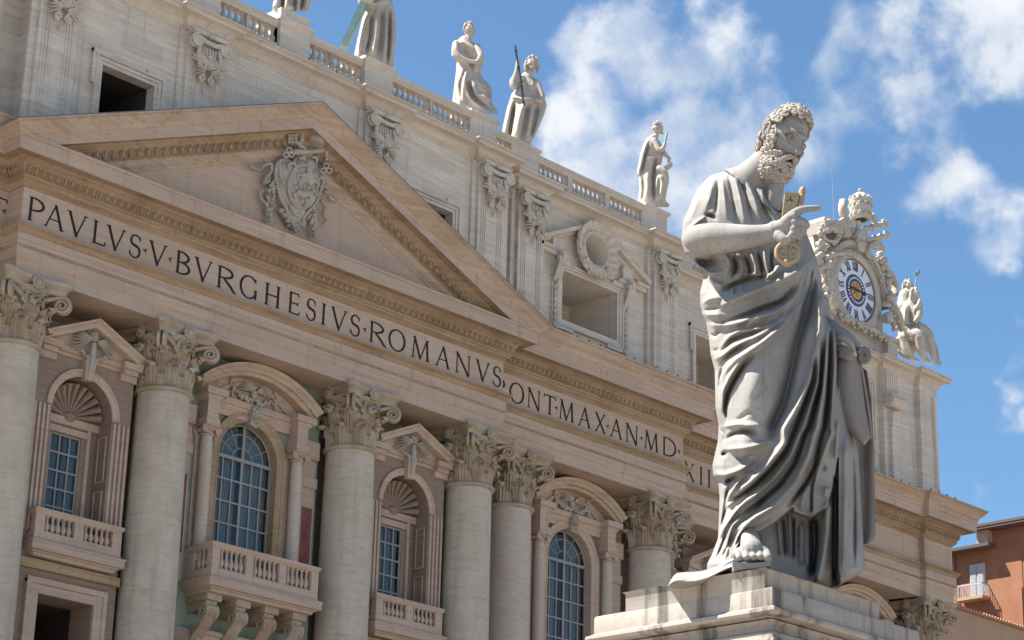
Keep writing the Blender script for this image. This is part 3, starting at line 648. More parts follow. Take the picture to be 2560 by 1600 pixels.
        for i in range(7): head(rl, xc-1.7+.55*i, yw-.45, 21.6+rnd.uniform(-.2, .2), .7); rl.ball((xc-1.7+.55*i, yw-.4, 20.7), (.35, .22, .8), 8, 6)
        part(rl, 'figure_relief', 'relief', ang=50)
def niche_bay(xc, dy, bal, door, seed):
    y0 = 1.5+dy; yb = 2.55+dy; r = 1.62; zs = 31.25
    w = M(); hole = (xc-r, xc+r, 25.6, zs, 1); holes = [hole]
    if door: holes.append((xc-1.45, xc+1.45, 12, 22.9))
    rect_wall(w, xc-2.65, xc+2.65, 10, 35.0, y0, holes); reveal(w, hole, y0, yb)
    rect_wall(w, xc-r, xc+r, 25.0, 33.0, yb, [(xc-.82, xc+.82, 26.2, 30.45)]); reveal(w, (xc-.82, xc+.82, 26.2, 30.45), yb, yb+.2)
    for sx in (-1, 1): w.box(xc+sx*2.65-.001, xc+sx*2.65+.001, y0, 3.1+dy, 10, 35.0)
    if door: reveal(w, holes[1], y0, 3.02+dy)
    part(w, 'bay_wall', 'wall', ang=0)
    t = M()   # trim: imposts, archivolt lines, string courses, jamb panels
    prof = [(0, y0+.05), (0, y0-.05), (.08, y0-.08), (.22, y0-.08), (.26, y0-.13), (.34, y0-.13), (.35, y0)]
    pts = [[(xc+(r+o)*math.cos(a), y, zs+(r+o)*math.sin(a)) for o, y in prof] for a in np.linspace(PI, 0, 33)]; t.grid(pts)
    for sx in (-1, 1):
        for k in range(4): t.box(xc+sx*(1.78+.24*k)-.06, xc+sx*(1.78+.24*k)+.06, y0-.05-.012*k, y0, 25.5, 31.2)
        t.box(xc+sx*2.2-.44, xc+sx*2.2+.44, y0-.22, y0, 33.2, 33.5)
        t.box(xc+sx*1.15-.09, xc+sx*1.15+.09, yb-.12, yb, 25.6, 30.9)
        xx = xc+sx*(r-.02)
        for za, zb in ((26.3, 28.1), (28.5, 30.6)):
            t.box(min(xx, xx-sx*.05), max(xx, xx-sx*.05), y0+.2, y0+.26, za, zb); t.box(min(xx, xx-sx*.05), max(xx, xx-sx*.05), yb-.3, yb-.24, za, zb)
            t.box(min(xx, xx-sx*.049), max(xx, xx-sx*.049), y0+.262, yb-.302, za, za+.06); t.box(min(xx, xx-sx*.049), max(xx, xx-sx*.049), y0+.262, yb-.302, zb-.06, zb)
    t.box(xc-r, xc+r, yb-.16, yb, 30.85, 31.2); t.box(xc-1.12, xc+1.12, yb-.10, yb, 30.47, 30.75)
    t.box(xc-2.66, xc+2.66, y0-.06, y0, 33.6, 33.9)
    part(t, 'niche_trim', 'band', ang=35)
    sh = M()    # fan shell in the head of the niche
    n = 11
    for i in range(n):
        a = PI*(i+.5)/n; da = PI/n*.5
        ps = [(xc+q*math.cos(a), yb-.06-.35*(q/1.5)**2, 31.25+q*math.sin(a)) for q in np.linspace(.2, 1.5, 8)]
        sh.tube(ps, [.03+da*q*.98 for q in np.linspace(.2, 1.5, 8)], 7, flat=.8)
    sh.ball((xc, yb-.12, 31.25), (.35, .2, .25), 8, 6); part(sh, 'shell', 'wall', ang=50)
    sash(xc, .80, 26.3, 30.4, yb+.1, False, 5, 3, seed)
    p = M(); zl = 34.12; ap = 35.55; hw = 2.72
    for sg in (-1, 1):
        pr = [(0, -.05), (.02, .0), (.10, .04), (.45, .07), (.46, .26), (.62, .36), (.64, .46), (0, .5)]
        prr = [[(xc, y0-.1-o, ap-.5+h) for o, h in pr], [(xc+sg*hw, y0-.1-o, zl-.3+h) for o, h in pr], [(xc+sg*hw, y0+.5, zl-.3+h) for o, h in pr]]
        p.grid(prr, flip=sg < 0)
        p.box(xc+sg*2.2-.5, xc+sg*2.2+.5, y0-.52, y0, 33.72, 34.02); p.box(xc+sg*2.2-.4, xc+sg*2.2+.4, y0-.36, y0, 33.5, 33.72)
    p.box(xc-1.7, xc+1.7, y0-.2, y0, 33.75, 34.0)
    part(p, 'triangular_pediment', 'sima', ang=30)
    t = M(); t.prism([(xc-2.5, 33.95), (xc+2.5, 33.95), (xc, 35.3)], y0-.1, y0+.01); part(t, 'triangular_tympanum', 'band', ang=0)
    a = M(); head(a, xc, y0-.4, 34.66, .52, True, 1.1); wing(a, xc+.15, y0-.3, 34.5, 1.15, .13, -.2)
    h2 = M(); wing(h2, 0, 0, 0, 1.15, .13, -.2); h2.v = [(xc-.15-x, y0-.3+y, 34.5+z) for x, y, z in h2.v]; h2.f = [q[::-1] for q in h2.f]; a.merge(h2)
    a.tube([(xc, y0-.4, 34.4), (xc-.03, y0-.42, 33.9), (xc, y0-.35, 33.3), (xc, y0-.2, 32.7)], [.12, .14, .13, .08], 8); garland(a, (xc-1.0, 34.1), (xc+1.0, 34.1), .35, .12, y0-.3, 18, seed)
    part(a, 'angel_relief', 'relief', ang=50)
    k = M(); k.frustum((xc-.2, xc+.2, y0-.25, y0), (xc-.3, xc+.3, y0-.4, y0), 32.7, 33.75); part(k, 'keystone', 'band', ang=0)
    if bal:
        balcony(xc, .9, 2.27, 26.42, 25.0, dy, (5, 5), depth=.62)
        s = M(); s.box(xc-2.64, xc+2.64, y0-.25, y0-.002, 23.9, 24.3); part(s, 'string_course', 'mould', ang=0)
    if door:
        d = M()
        for sx in (-1, 1): d.box(xc+sx*1.68-.22, xc+sx*1.68+.22, y0-.14, y0, 12, 23.3); d.box(xc+sx*2.0-.1, xc+sx*2.0+.1, y0-.2, y0, 12, 23.45)
        d.box(xc-1.9, xc+1.9, y0-.145, y0, 22.9, 23.28); d.box(xc-2.1, xc+2.1, y0-.205, y0, 23.3, 23.55)
        part(d, 'doorcase', 'band', ang=0)
niche_bay(-9.95, 0, True, True, 11); loggia_bay(0, 0, True, True, 21); niche_bay(9.95, 0, True, False, 31)
loggia_bay(24.0, 1.1, False, False, 41); niche_bay(38.6, 3.3, False, False, 51); loggia_bay(53.8, 3.3, False, False, 61)
# ================================================================ attic
W1 = (-11.4, -8.4, 41, 47.35); W1b = (8.4, 11.4, 41, 47.35); W3 = (21.35, 26.05, 44.5, 47.4); W4 = (35.95, 40.6, 44.95, 48.1); W5 = (50.2, 54.35, 44.6, 49.7)
aw = M()
rect_wall(aw, -15.15, 15.15, 41.5, 50.9, .5, [W1, W1b]); rect_wall(aw, -40, -15.15, 41.5, 50.9, 1.7); rect_wall(aw, 15.15, 31.3, 41.5, 50.9, 1.7, [W3, (22.83, 24.67, 48.33, 50.17)]); rect_wall(aw, 31.3, 55.5, 41.5, 50.9, 3.9, [W4, W5]); rect_wall(aw, 55.5, 59.3, 41.5, 50.9, 3.5)
for x, ya, yb in ((-15.15, .5, 1.7), (15.15, .5, 1.7), (31.3, 1.7, 3.9), (55.5, 3.5, 3.9)): aw.add([(x, ya, 41.5), (x, yb, 41.5), (x, yb, 50.9), (x, ya, 50.9)], [(0, 1, 2, 3)])
aw.box(59.3, 61.35, 3.1, 4.5, 41.5, 50.9); aw.box(61.25, 61.35, 4.5, 16, 41.5, 50.9)
part(aw, 'attic_wall', 'attic', ang=0)
rv = M()
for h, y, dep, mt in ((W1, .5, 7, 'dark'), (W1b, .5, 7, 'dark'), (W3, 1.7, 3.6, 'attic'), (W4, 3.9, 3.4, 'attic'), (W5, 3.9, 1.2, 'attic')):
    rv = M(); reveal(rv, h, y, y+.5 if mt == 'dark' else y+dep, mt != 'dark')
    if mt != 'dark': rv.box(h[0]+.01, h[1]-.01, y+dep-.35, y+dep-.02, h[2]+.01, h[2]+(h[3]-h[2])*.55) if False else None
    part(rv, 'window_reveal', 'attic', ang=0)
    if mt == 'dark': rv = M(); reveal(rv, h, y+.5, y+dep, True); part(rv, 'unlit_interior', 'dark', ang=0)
AF = empty('attic_window', (0, 0, 0)); AF.parent = BAS
def frame(h, y, w=.42, name='window_frame', bottom=True, ears=True):
    f = M(); xa, xb, za, zb = h
    for k, (o, p) in enumerate(((0, .10), (.17, .16), (.34, .24))):
        o2 = o+.16 if k < 2 else o+.10
        f.box(xa-o2, xa-o, y-p, y+.01, za-(o2 if bottom else 0), zb+o2); f.box(xb+o, xb+o2, y-p, y+.01, za-(o2 if bottom else 0), zb+o2)
        f.box(xa-o+.001, xb+o-.001, y-p+.003, y+.01, zb+o, zb+o2-.002)
        if bottom: f.box(xa-o+.001, xb+o-.001, y-p+.003, y+.01, za-o2+.002, za-o)
    if ears:
        for sx, x in ((-1, xa), (1, xb)):
            f.box(min(x+sx*.44, x+sx*.62), max(x+sx*.44, x+sx*.62), y-.2, y+.01, zb-1.1, zb+.62); f.box(min(x-sx*.5, x+sx*.62), max(x-sx*.5, x+sx*.62), y-.22, y+.01, zb+.44, zb+.64)
            if bottom: f.box(min(x-sx*.9, x+sx*.44), max(x-sx*.9, x+sx*.44), y-.2, y+.01, za-.62, za-.44)
    return part(f, name, 'attic_trim' if False else 'attic', AF, ang=0)
frame(W1, .5, bottom=False); frame(W1b, .5, bottom=False); frame(W3, 1.7, ears=True); frame(W4, 3.9); frame(W5, 3.9)
# ornate window: consoles with bell-flower drops, broken pediment, shell with round opening
xc = 23.75; y = 1.7
for sx in (-1, 1):
    cn = M(); x = xc+sx*2.98
    cn.box(x-.28, x+.28, y-.12, y, 43.6, 48.1)
    spiral(cn, (x, y-.45, 47.95), (0, -1, 0), .28, 1.5, .16); spiral(cn, (x, y-.22, 46.55), (0, -1, 0), .16, 1.3, .10, -PI/2, -1)
    for q in (-.18, 0, .18): cn.tube([(x+q, y-.62, 47.9), (x+q, y-.58, 47.5), (x+q, y-.42, 47.1), (x+q, y-.25, 46.75), (x+q, y-.2, 46.5)], .10, 6)
    for i in range(7):
        z = 46.2-.36*i
        for q in (-.11, .11): cn.ball((x+q, y-.2, z), (.10, .10, .19), 7, 5)
        cn.ball((x, y-.24, z-.18), (.09, .1, .17), 7, 5)
    cn.ball((x, y-.18, 43.55), (.07, .08, .22), 6, 5)
    part(cn, 'window_console', 'attic', AF, ang=45)
for sg in (-1, 1):
    pd = M(); pr = [(0, -.62), (.06, -.5), (.2, -.42), (.24, -.3), (.55, -.26), (.56, -.06), (.66, 0), (.0, .06)]
    xi, xo = 1.15, 4.75; zi = 50.45; zo = 48.72
    prr = [[(xc+sg*xi, y+.02, zi+h) for o, h in pr], [(xc+sg*xi, y-o, zi+h) for o, h in pr], [(xc+sg*xo, y-o, zo+h) for o, h in pr], [(xc+sg*xo, y+.1, zo+h) for o, h in pr]]
    pd.grid(prr, flip=sg < 0)
    pd.box(*sorted((xc+sg*2.2, xc+sg*4.6)), y-.34, y+.01, 48.02, 48.26); pd.box(*sorted((xc+sg*3.6, xc+sg*4.7)), y-.5, y+.01, 48.26, 48.44)
    pd.box(*sorted((xc+sg*2.55, xc+sg*3.45)), y-.3, y+.01, 48.3, 49.1)
    part(pd, 'broken_pediment', 'attic_trim', AF, ang=30)
sh = M(); zc = 49.25
pts = []
for i in range(217):
    a = 2*PI*i/216; rr = 1.62+.10*abs(math.cos(a*9)); row = []
    for q, yy in ((.80, y+1.1), (.92, y-.45), (1.0, y-.55), (1.08, y-.55), (1.16, y-.42), (1.3, y-.44-.10*math.cos(a*18)), (rr-.1, y-.66-.13*math.cos(a*18)), (rr, y-.70-.06*math.cos(a*18)), (rr+.02, y-.5), (1.2, y+.02)):
        row.append((xc+q*math.cos(a), yy, zc+q*math.sin(a)))
    pts.append(row)
sh.grid(pts, close_u=False)
for sx in (-1, 1): spiral(sh, (xc+sx*1.05, y-.62, zc-1.15), (-sx, 0, 0), .3, 1.5, .12)
for i in range(7): sh.tube([(xc-.6+.2*i, y-.5, zc-1.0), (xc-.6+.2*i, y-.62, zc-1.35), (xc-.7+.23*i, y-.5, zc-1.7)], [.11, .12, .05], 6)
part(sh, 'shell', 'attic_trim', AF, ang=45)
oc = M(); oc.lathe([(0, 0), (.93, 0)], seg=40); oc.v = [(xc+a_, y+1.05, zc+b_) for a_, b_, c_ in oc.v]; part(oc, 'oculus', 'relief', AF, ang=0)
# attic pilasters with cherub capitals
def cherub():
    mb = M()
    mb.prism([(-1.0, -.22), (1.0, -.22), (1.0, -.10), (1.12, 0), (-1.12, 0), (-1.0, -.10)], -.42, 0)
    for s in (-1, 1):
        for yy in (-.50, -.28): spiral(mb, (s*.82, yy, -.62), (s, 0, 0), .34, 1.9, .085, PI/2, 1)
        mb.tube([(s*.82, -.52, -.62), (s*.82, -.02, -.62)], .24, 10)
        mb.tube([(s*.62, -.32, -.72), (s*.66, -.38, -1.2), (s*.52, -.34, -1.75), (s*.2, -.26, -2.2)], [.12, .10, .10, .08], 7)
    mb.tube([(-.8, -.42, -.36), (-.3, -.44, -.52), (.3, -.44, -.52), (.8, -.42, -.36)], .10, 6)
    for i in range(9): mb.ball((-.56+.14*i, -.46, -.56-.05*math.sin(PI*i/8)), .085, 6, 4)
    for i in range(7): mb.ball((-.1+.03*i+.06*(i % 2), -.5, -.22+.02*(i % 3)), .09, 6, 4)
    for i in range(6): mb.tube([(-.45+.18*i, -.22, -.7), (-.40+.16*i, -.28, -1.45)], .075, 6)
    head(mb, 0, -.42, -1.62, .82, True, 1.0)
    for s in (-1, 1):
        h = M(); wing(h, .18, -.3, -1.72, .95, .12, .55, 5); wing(h, .15, -.28, -1.95, .75, .12, -.25, 4)
        if s < 0: h.v = [(-x, yq, z) for x, yq, z in h.v]; h.f = [q[::-1] for q in h.f]
        mb.merge(h); spiral(mb, (s*.22, -.26, -2.35), (s, 0, 0), .2, 1.4, .08, -PI/2, -1)
    mb.tube([(0, -.2, -2.5), (0, -.18, -2.7)], .03, 5); mb.ball((0, -.18, -2.85), (.09, .08, .2), 7, 5)
    return mb.mesh('capital', 'atticrelief', 45)
CHM = cherub()
for x, y in [(-14.1, .2), (-5.8, .2), (5.8, .2), (14.1, .2), (18.3, 1.2), (29.9, 1.2), (-17.6, 1.2)]:
    p = empty('attic_pilaster', (x, y, 0)); p.parent = BAS
    mb = M(); mb.box(-1.05, 1.05, 0, 1.6 if abs(x) > 15 else .32, 41.5, 50.86)
    for q in (.42, .58, .74): mb.box(q, q+.07, -.035, 0, 42.5, 50.0); mb.box(-q-.07, -q, -.035, 0, 42.5, 50.0)
    if abs(x) > 15: mb.box(-1.35, 1.35, .25, 1.6, 41.5, 50.85)
    else: mb.box(-1.4, 1.4, .16, .31, 41.5, 50.85)
    part(mb, 'shaft', 'attic', p, ang=0); inst(CHM, 'capital', p, (0, 0, 50.86))
# wing bracket strip and corner pier
wb = M(); wb.box(55.55, 57.0, 3.22, 3.6, 49.2, 50.9)
for i in range(5): wb.box(55.7+.26*i, 55.82+.26*i, 3.17, 3.22, 49.3, 50.9)
wb.tube([(55.5, 3.1, 48.75), (57.05, 3.1, 48.75)], .45, 12); wb.box(55.45, 57.1, 2.8, 3.6, 49.1, 49.2); wb.box(55.95, 56.85, 3.1, 3.6, 47.1, 47.9); wb.box(55.85, 56.95, 3.0, 3.6, 47.9, 48.0); wb.box(56.0, 56.8, 3.2, 3.6, 43, 47.1)
for q in (.3, .45, .6): wb.box(61.35-q-.05, 61.35-q+.02, 3.06, 3.11, 42.5, 50.3)
part(wb, 'bracket_strip', 'attic', ang=35)
# ---- attic cornice, breaking forward over each pilaster
def brk(x, yf, yb): return [(x-1.12, yb), (x-1.12, yf), (x+1.12, yf), (x+1.12, yb)]
AP = [(-40, 1.7)]+brk(-17.6, 1.2, 1.7)+[(-15.17, 1.7), (-15.17, .2), (-12.98, .2), (-12.98, .5)]+brk(-5.8, .2, .5)+brk(5.8, .2, .5)+[(12.98, .5), (12.98, .2), (15.17, .2), (15.17, 1.7)]+brk(18.3, 1.2, 1.7)+[(28.78, 1.7), (28.78, 1.2), (31.3, 1.2), (31.3, 3.9), (55.5, 3.9), (55.5, 3.5), (59.3, 3.5), (59.3, 3.1), (61.4, 3.1), (61.4, 20)]
AC = empty('attic_cornice', (0, 0, 0)); AC.parent = BAS
e = M(); e.sweep(AP, [(0, 50.84), (.05, 50.86), (.05, 50.98), (.10, 51.00), (.10, 51.10), (.14, 51.12), (.16, 51.18)]); e.sweep(AP, [(.70, 51.45), (.70, 51.56), (.74, 51.58), (.80, 51.64), (.86, 51.66), (.86, 51.74), (.4, 51.78), (-.9, 51.80)])
part(e, 'cornice', 'attic_trim', AC, ang=30)
e = M(); e.sweep(AP, [(.16, 51.18), (.22, 51.24), (.32, 51.32), (.46, 51.40), (.60, 51.43), (.66, 51.45), (.70, 51.45)]); part(e, 'moulding', 'attic_trim', AC, ang=30)
e = M()
for x in np.arange(-22, 31, 1.85):
    yb = .5 if abs(x) < 15 else 1.7
    e.tube([(x, yb-.9, 51.72), (x, yb-.9, 51.86)], .04, 5)
for x in np.arange(33, 61, 1.6): e.tube([(x, 3.0, 51.72), (x, 3.0, 51.86)], .04, 5)
part(e, 'cornice_stud', 'lead', AC, ang=0)
# ---- roof balustrade and statue plinths
def balu(x0, x1, y, groups, name='roof_balustrade'):
    b = empty(name, (0, 0, 0)); b.parent = BAS; mb = M()
    mb.box(x0, x1, y-.3, y+.3, 51.7, 52.42); mb.box(x0, x1, y-.34, y+.34, 52.42, 52.52)
    mb.box(x0, x1, y-.26, y+.26, 53.42, 53.52); mb.sweep([(x0, y), (x1, y)], [(.26, 53.52), (.36, 53.62), (.38, 53.64), (.38, 53.80), (0, 53.84), (-.38, 53.80), (-.38, 53.62), (-.26, 53.52)])
    n = len(groups); gw = [g*.40+.06 for g in groups]; die = (x1-x0-sum(gw))/(n+1); x = x0
    for g, w in zip(groups, gw):
        mb.box(x, x+die, y-.25, y+.25, 52.52, 53.42); x += die
        for i in range(g): inst(BALA, 'baluster', b, (x+.03+.40*(i+.5), y, 52.52), 0, (1.35, 1.35, .94))
        x += w
    mb.box(x, x+die, y-.25, y+.25, 52.52, 53.42)
    part(mb, 'railing', 'attic_trim', b, ang=30)
def plinth(x, y, w=1.05, blk=.0):
    mb = M(); mb.box(x-w, x+w, y, y+2.0, 51.7, 53.72)
    mb.sweep([(x-w, y+2), (x-w, y), (x+w, y), (x+w, y+2)], [(0, 53.68), (.04, 53.70), (.12, 53.80), (.16, 53.82), (.16, 53.98), (-1.0, 54.0)])
    if blk: mb.box(x-w+.05, x+w-.05, y+.08, y+1.9, 53.98, 54.0+blk)
    part(mb, 'statue_plinth', 'attic', ang=30)
for x, y, blk in [(-.0, .55, .55), (5.8, .55, 0), (13.9, .8, 0), (18.2, 1.7, 0), (29.9, 1.95, 0), (-5.8, .55, 0)]: plinth(x, y, 1.0, blk)
balu(-4.8, -1.0, 1.0, (5, 5)); balu(1.0, 4.8, 1.0, (4, 5)); balu(6.8, 12.9, 1.0, (7, 7)); balu(19.2, 28.9, 2.2, (6, 7, 7)); balu(-12, -6.8, 1.0, (6, 6)); balu(14.9, 17.2, 1.6, (3,)); balu(31.5, 47.5, 4.6, (7, 7, 7, 7))
# ================================================================ the great statue on its pedestal
MT['hero'] = stone('sunbleached_statue_marble', (.335, .313, .288), (.215, .20, .185), (.195, .19, .187), 1.6, .9, .6, .75, 1.6, .2, speck=60, drip=((16, 16, 1.3), (.145, .13, .118), .55, .55))
MT['herohair'] = stone('statue_hair_marble', (.42, .375, .325), (.25, .215, .18), (.31, .27, .23), 2.5, 2.5, .5, .5, 2.5, .1, speck=60)
MT['herodark'] = stone('shade_and_grime_marble', (.27, .24, .215), (.18, .155, .135), (.21, .195, .18), 6, .6, .6, .6, 1.1, .12, speck=60, drip=((7, 7, .6), (.11, .095, .085), .6, .53))  # darker copy of hero: right-side shade put into the base colour, plus grime
MT['gold'] = stone('dull_gilded_stone', (.40, .29, .165), (.23, .155, .08), (.34, .28, .21), 5, 5, .7, .6, 4, .15, rough=.6)
MT['plinthstone'] = stone('stained_pedestal_marble', (.42, .37, .32), (.29, .245, .205), (.33, .27, .225), .8, 2.5, .5, .55, 1.0, .2, drip=((5, 5, .5), (.08, .07, .06), .85, .505))
HO = np.array([-45.41, -62.22, 7.69]); EX = _r0.copy(); EY = np.array([math.sin(_ya), math.cos(_ya), 0.])
def L(px, py, y=0.0):      # measured picture position -> metres in the statue's own frame, at depth y behind its axis
    px = np.asarray(px, float); py = np.asarray(py, float); y = np.asarray(y, float)
    v = _d[:, None]+((px.ravel()-1280)/5680.7)[None]*_r[:, None]-((py.ravel()-800)/5680.7)[None]*_u[:, None]
    c0 = CAM-HO; t = (y.ravel()-c0@EY)/(EY@v); P = c0[:, None]+v*t
    return np.stack([EX@P, np.broadcast_to(y.ravel(), t.shape), P[2]], -1)
def L1(px, py, y=0.0): return L(np.array([px]), np.array([py]), np.array([y]))[0]
def T(k, pts): ox, oy = ((1640, 220), (1640, 640), (1640, 1100))[k-1]; return [(ox+a/3.15, oy+b/3.15) for a, b in pts]
HERO = empty('statue', tuple(HO), 'colossal marble statue of a bearded robed man pointing, on the near pedestal', 'statue', rz=-_ya)
def hp(mb, name, m='hero', ang=60): return mb.build(name, m, HERO, ang)
def remesh(mb, voxel, smooth=4):
    me = mb.mesh('tmp', None, 0); o = bpy.data.objects.new('tmp', me); COL.objects.link(o)
    r = o.modifiers.new('r', 'REMESH'); r.mode = 'VOXEL'; r.voxel_size = voxel
    if smooth: s = o.modifiers.new('s', 'SMOOTH'); s.iterations = smooth; s.factor = .5
    dg = bpy.context.evaluated_depsgraph_get(); dg.update(); ev = bpy.data.meshes.new_from_object(o.evaluated_get(dg))
    out = M(); out.v = [tuple(v.co) for v in ev.vertices]; out.f = [tuple(p.vertices) for p in ev.polygons]; out.n = len(out.v)
    bpy.data.objects.remove(o); bpy.data.meshes.remove(me); bpy.data.meshes.remove(ev); return out
# --- robe: outline rows then carved folds
LE = [(1868, 424), (1800, 431), (1776, 439), (1745, 471), (1726, 512), (1708, 553), (1703, 601), (1711, 630), (1735, 658), (1758, 676), (1760, 690), (1750, 732), (1751, 760), (1756, 786), (1765, 805), (1772, 843), (1777, 888), (1787, 926), (1788, 976), (1789, 1021), (1797, 1062), (1794, 1106), (1781, 1163), (1783, 1189), (1795, 1202), (1799, 1243), (1797, 1306), (1795, 1347), (1780, 1386), (1768, 1410), (1765, 1500)]
RE = [(1895, 424), (1912, 450), (1938, 474), (1952, 500), (1978, 537), (2012, 572), (2024, 601), (2040, 642), (2049, 678), (2057, 729), (2073, 750), (2074, 789), (2090, 808), (2106, 825), (2108, 900), (2118, 1000), (2130, 1060), (2138, 1100), (2145, 1130), (2150, 1200), (2155, 1300), (2160, 1386), (2164, 1421), (2155, 1432), (2120, 1452), (2090, 1469), (2085, 1500)]
BD = [(424, .28), (450, .42), (500, .55), (600, .62), (690, .60), (740, .66), (850, .78), (1000, .86), (1100, .90), (1200, .82), (1300, .84), (1400, .95), (1500, 1.0)]
C0 = [(424, 0), (700, 0), (850, -.1), (1000, -.25), (1100, -.35), (1300, -.35), (1500, -.3)]
NR, NC = 560, 300
rows = np.linspace(424, 1500, NR)
def itp(t, a): return np.interp(rows, [q[1] for q in a], [q[0] for q in a]) if t else np.interp(rows, [q[0] for q in a], [q[1] for q in a])
le = itp(1, LE); re_ = itp(1, RE); bd = itp(0, BD); c0 = itp(0, C0)
s = -np.cos(np.linspace(0, PI, NC)); s = .5*s+.5*np.linspace(-1, 1, NC)
Xp = le[:, None]+(re_-le)[:, None]*(s[None]+1)/2; Yp = np.repeat(rows[:, None], NC, 1)
sm = np.where(s[None] < c0[:, None], (s[None]-c0[:, None])/(1+c0[:, None]), (s[None]-c0[:, None])/(1-c0[:, None]))
Dp = -bd[:, None]*np.sqrt(np.clip(1-np.abs(sm)**2.3, 0, 1))
edge = np.clip((1-np.abs(s))*9, 0, 1)[None]**.8
FOLD = np.zeros_like(Dp)
def stroke(k, pts, w, h, w2=None, taper=.35, sharp=1.7):
    p = np.array(T(k, pts) if k else pts, float)
    # smooth the polyline
    t = np.r_[0, np.cumsum(np.hypot(*np.diff(p, axis=0).T))]; tt = np.linspace(0, t[-1], max(8, int(t[-1]/4)))
    q = np.c_[np.interp(tt, t, p[:, 0]), np.interp(tt, t, p[:, 1])]
    for _ in range(6): q[1:-1] = .5*q[1:-1]+.25*(q[:-2]+q[2:])
    w = w*.88/3.15; h = h*1.3; w2 = (w2/3.15 if w2 else w); mw = max(w, w2)*2.6
    m = (Xp > q[:, 0].min()-mw) & (Xp < q[:, 0].max()+mw) & (Yp > q[:, 1].min()-mw) & (Yp < q[:, 1].max()+mw)
    if not m.any(): return
    P = np.c_[Xp[m], Yp[m]]; best = np.full(len(P), 1e9); sg = np.zeros(len(P)); ta = np.zeros(len(P)); n = len(q)-1
    for i in range(n):
        a, b = q[i], q[i+1]; d = b-a; l2 = d@d+1e-9; u = np.clip(((P-a)@d)/l2, 0, 1); c = a+u[:, None]*d; e = P-c; dd = e[:, 0]**2+e[:, 1]**2
        g_ = dd < best; best[g_] = dd[g_]; sg[g_] = (d[0]*e[g_, 1]-d[1]*e[g_, 0]); ta[g_] = (i+u[g_])/n
    dist = np.sqrt(best); ww = np.where(sg < 0, w, w2)
    val = h*np.exp(-(dist/ww)**sharp)*np.clip(np.minimum(ta, 1-ta)/taper+.12, 0, 1)**.8
    FOLD[m] += val
def bump(k, c, r, h, ry=None):
    c = T(k, [c])[0]; r /= 3.15; ry = (ry or r*3.15)/3.15
    FOLD[:] += h*np.exp(-((Xp-c[0])/r)**2-((Yp-c[1])/ry)**2)
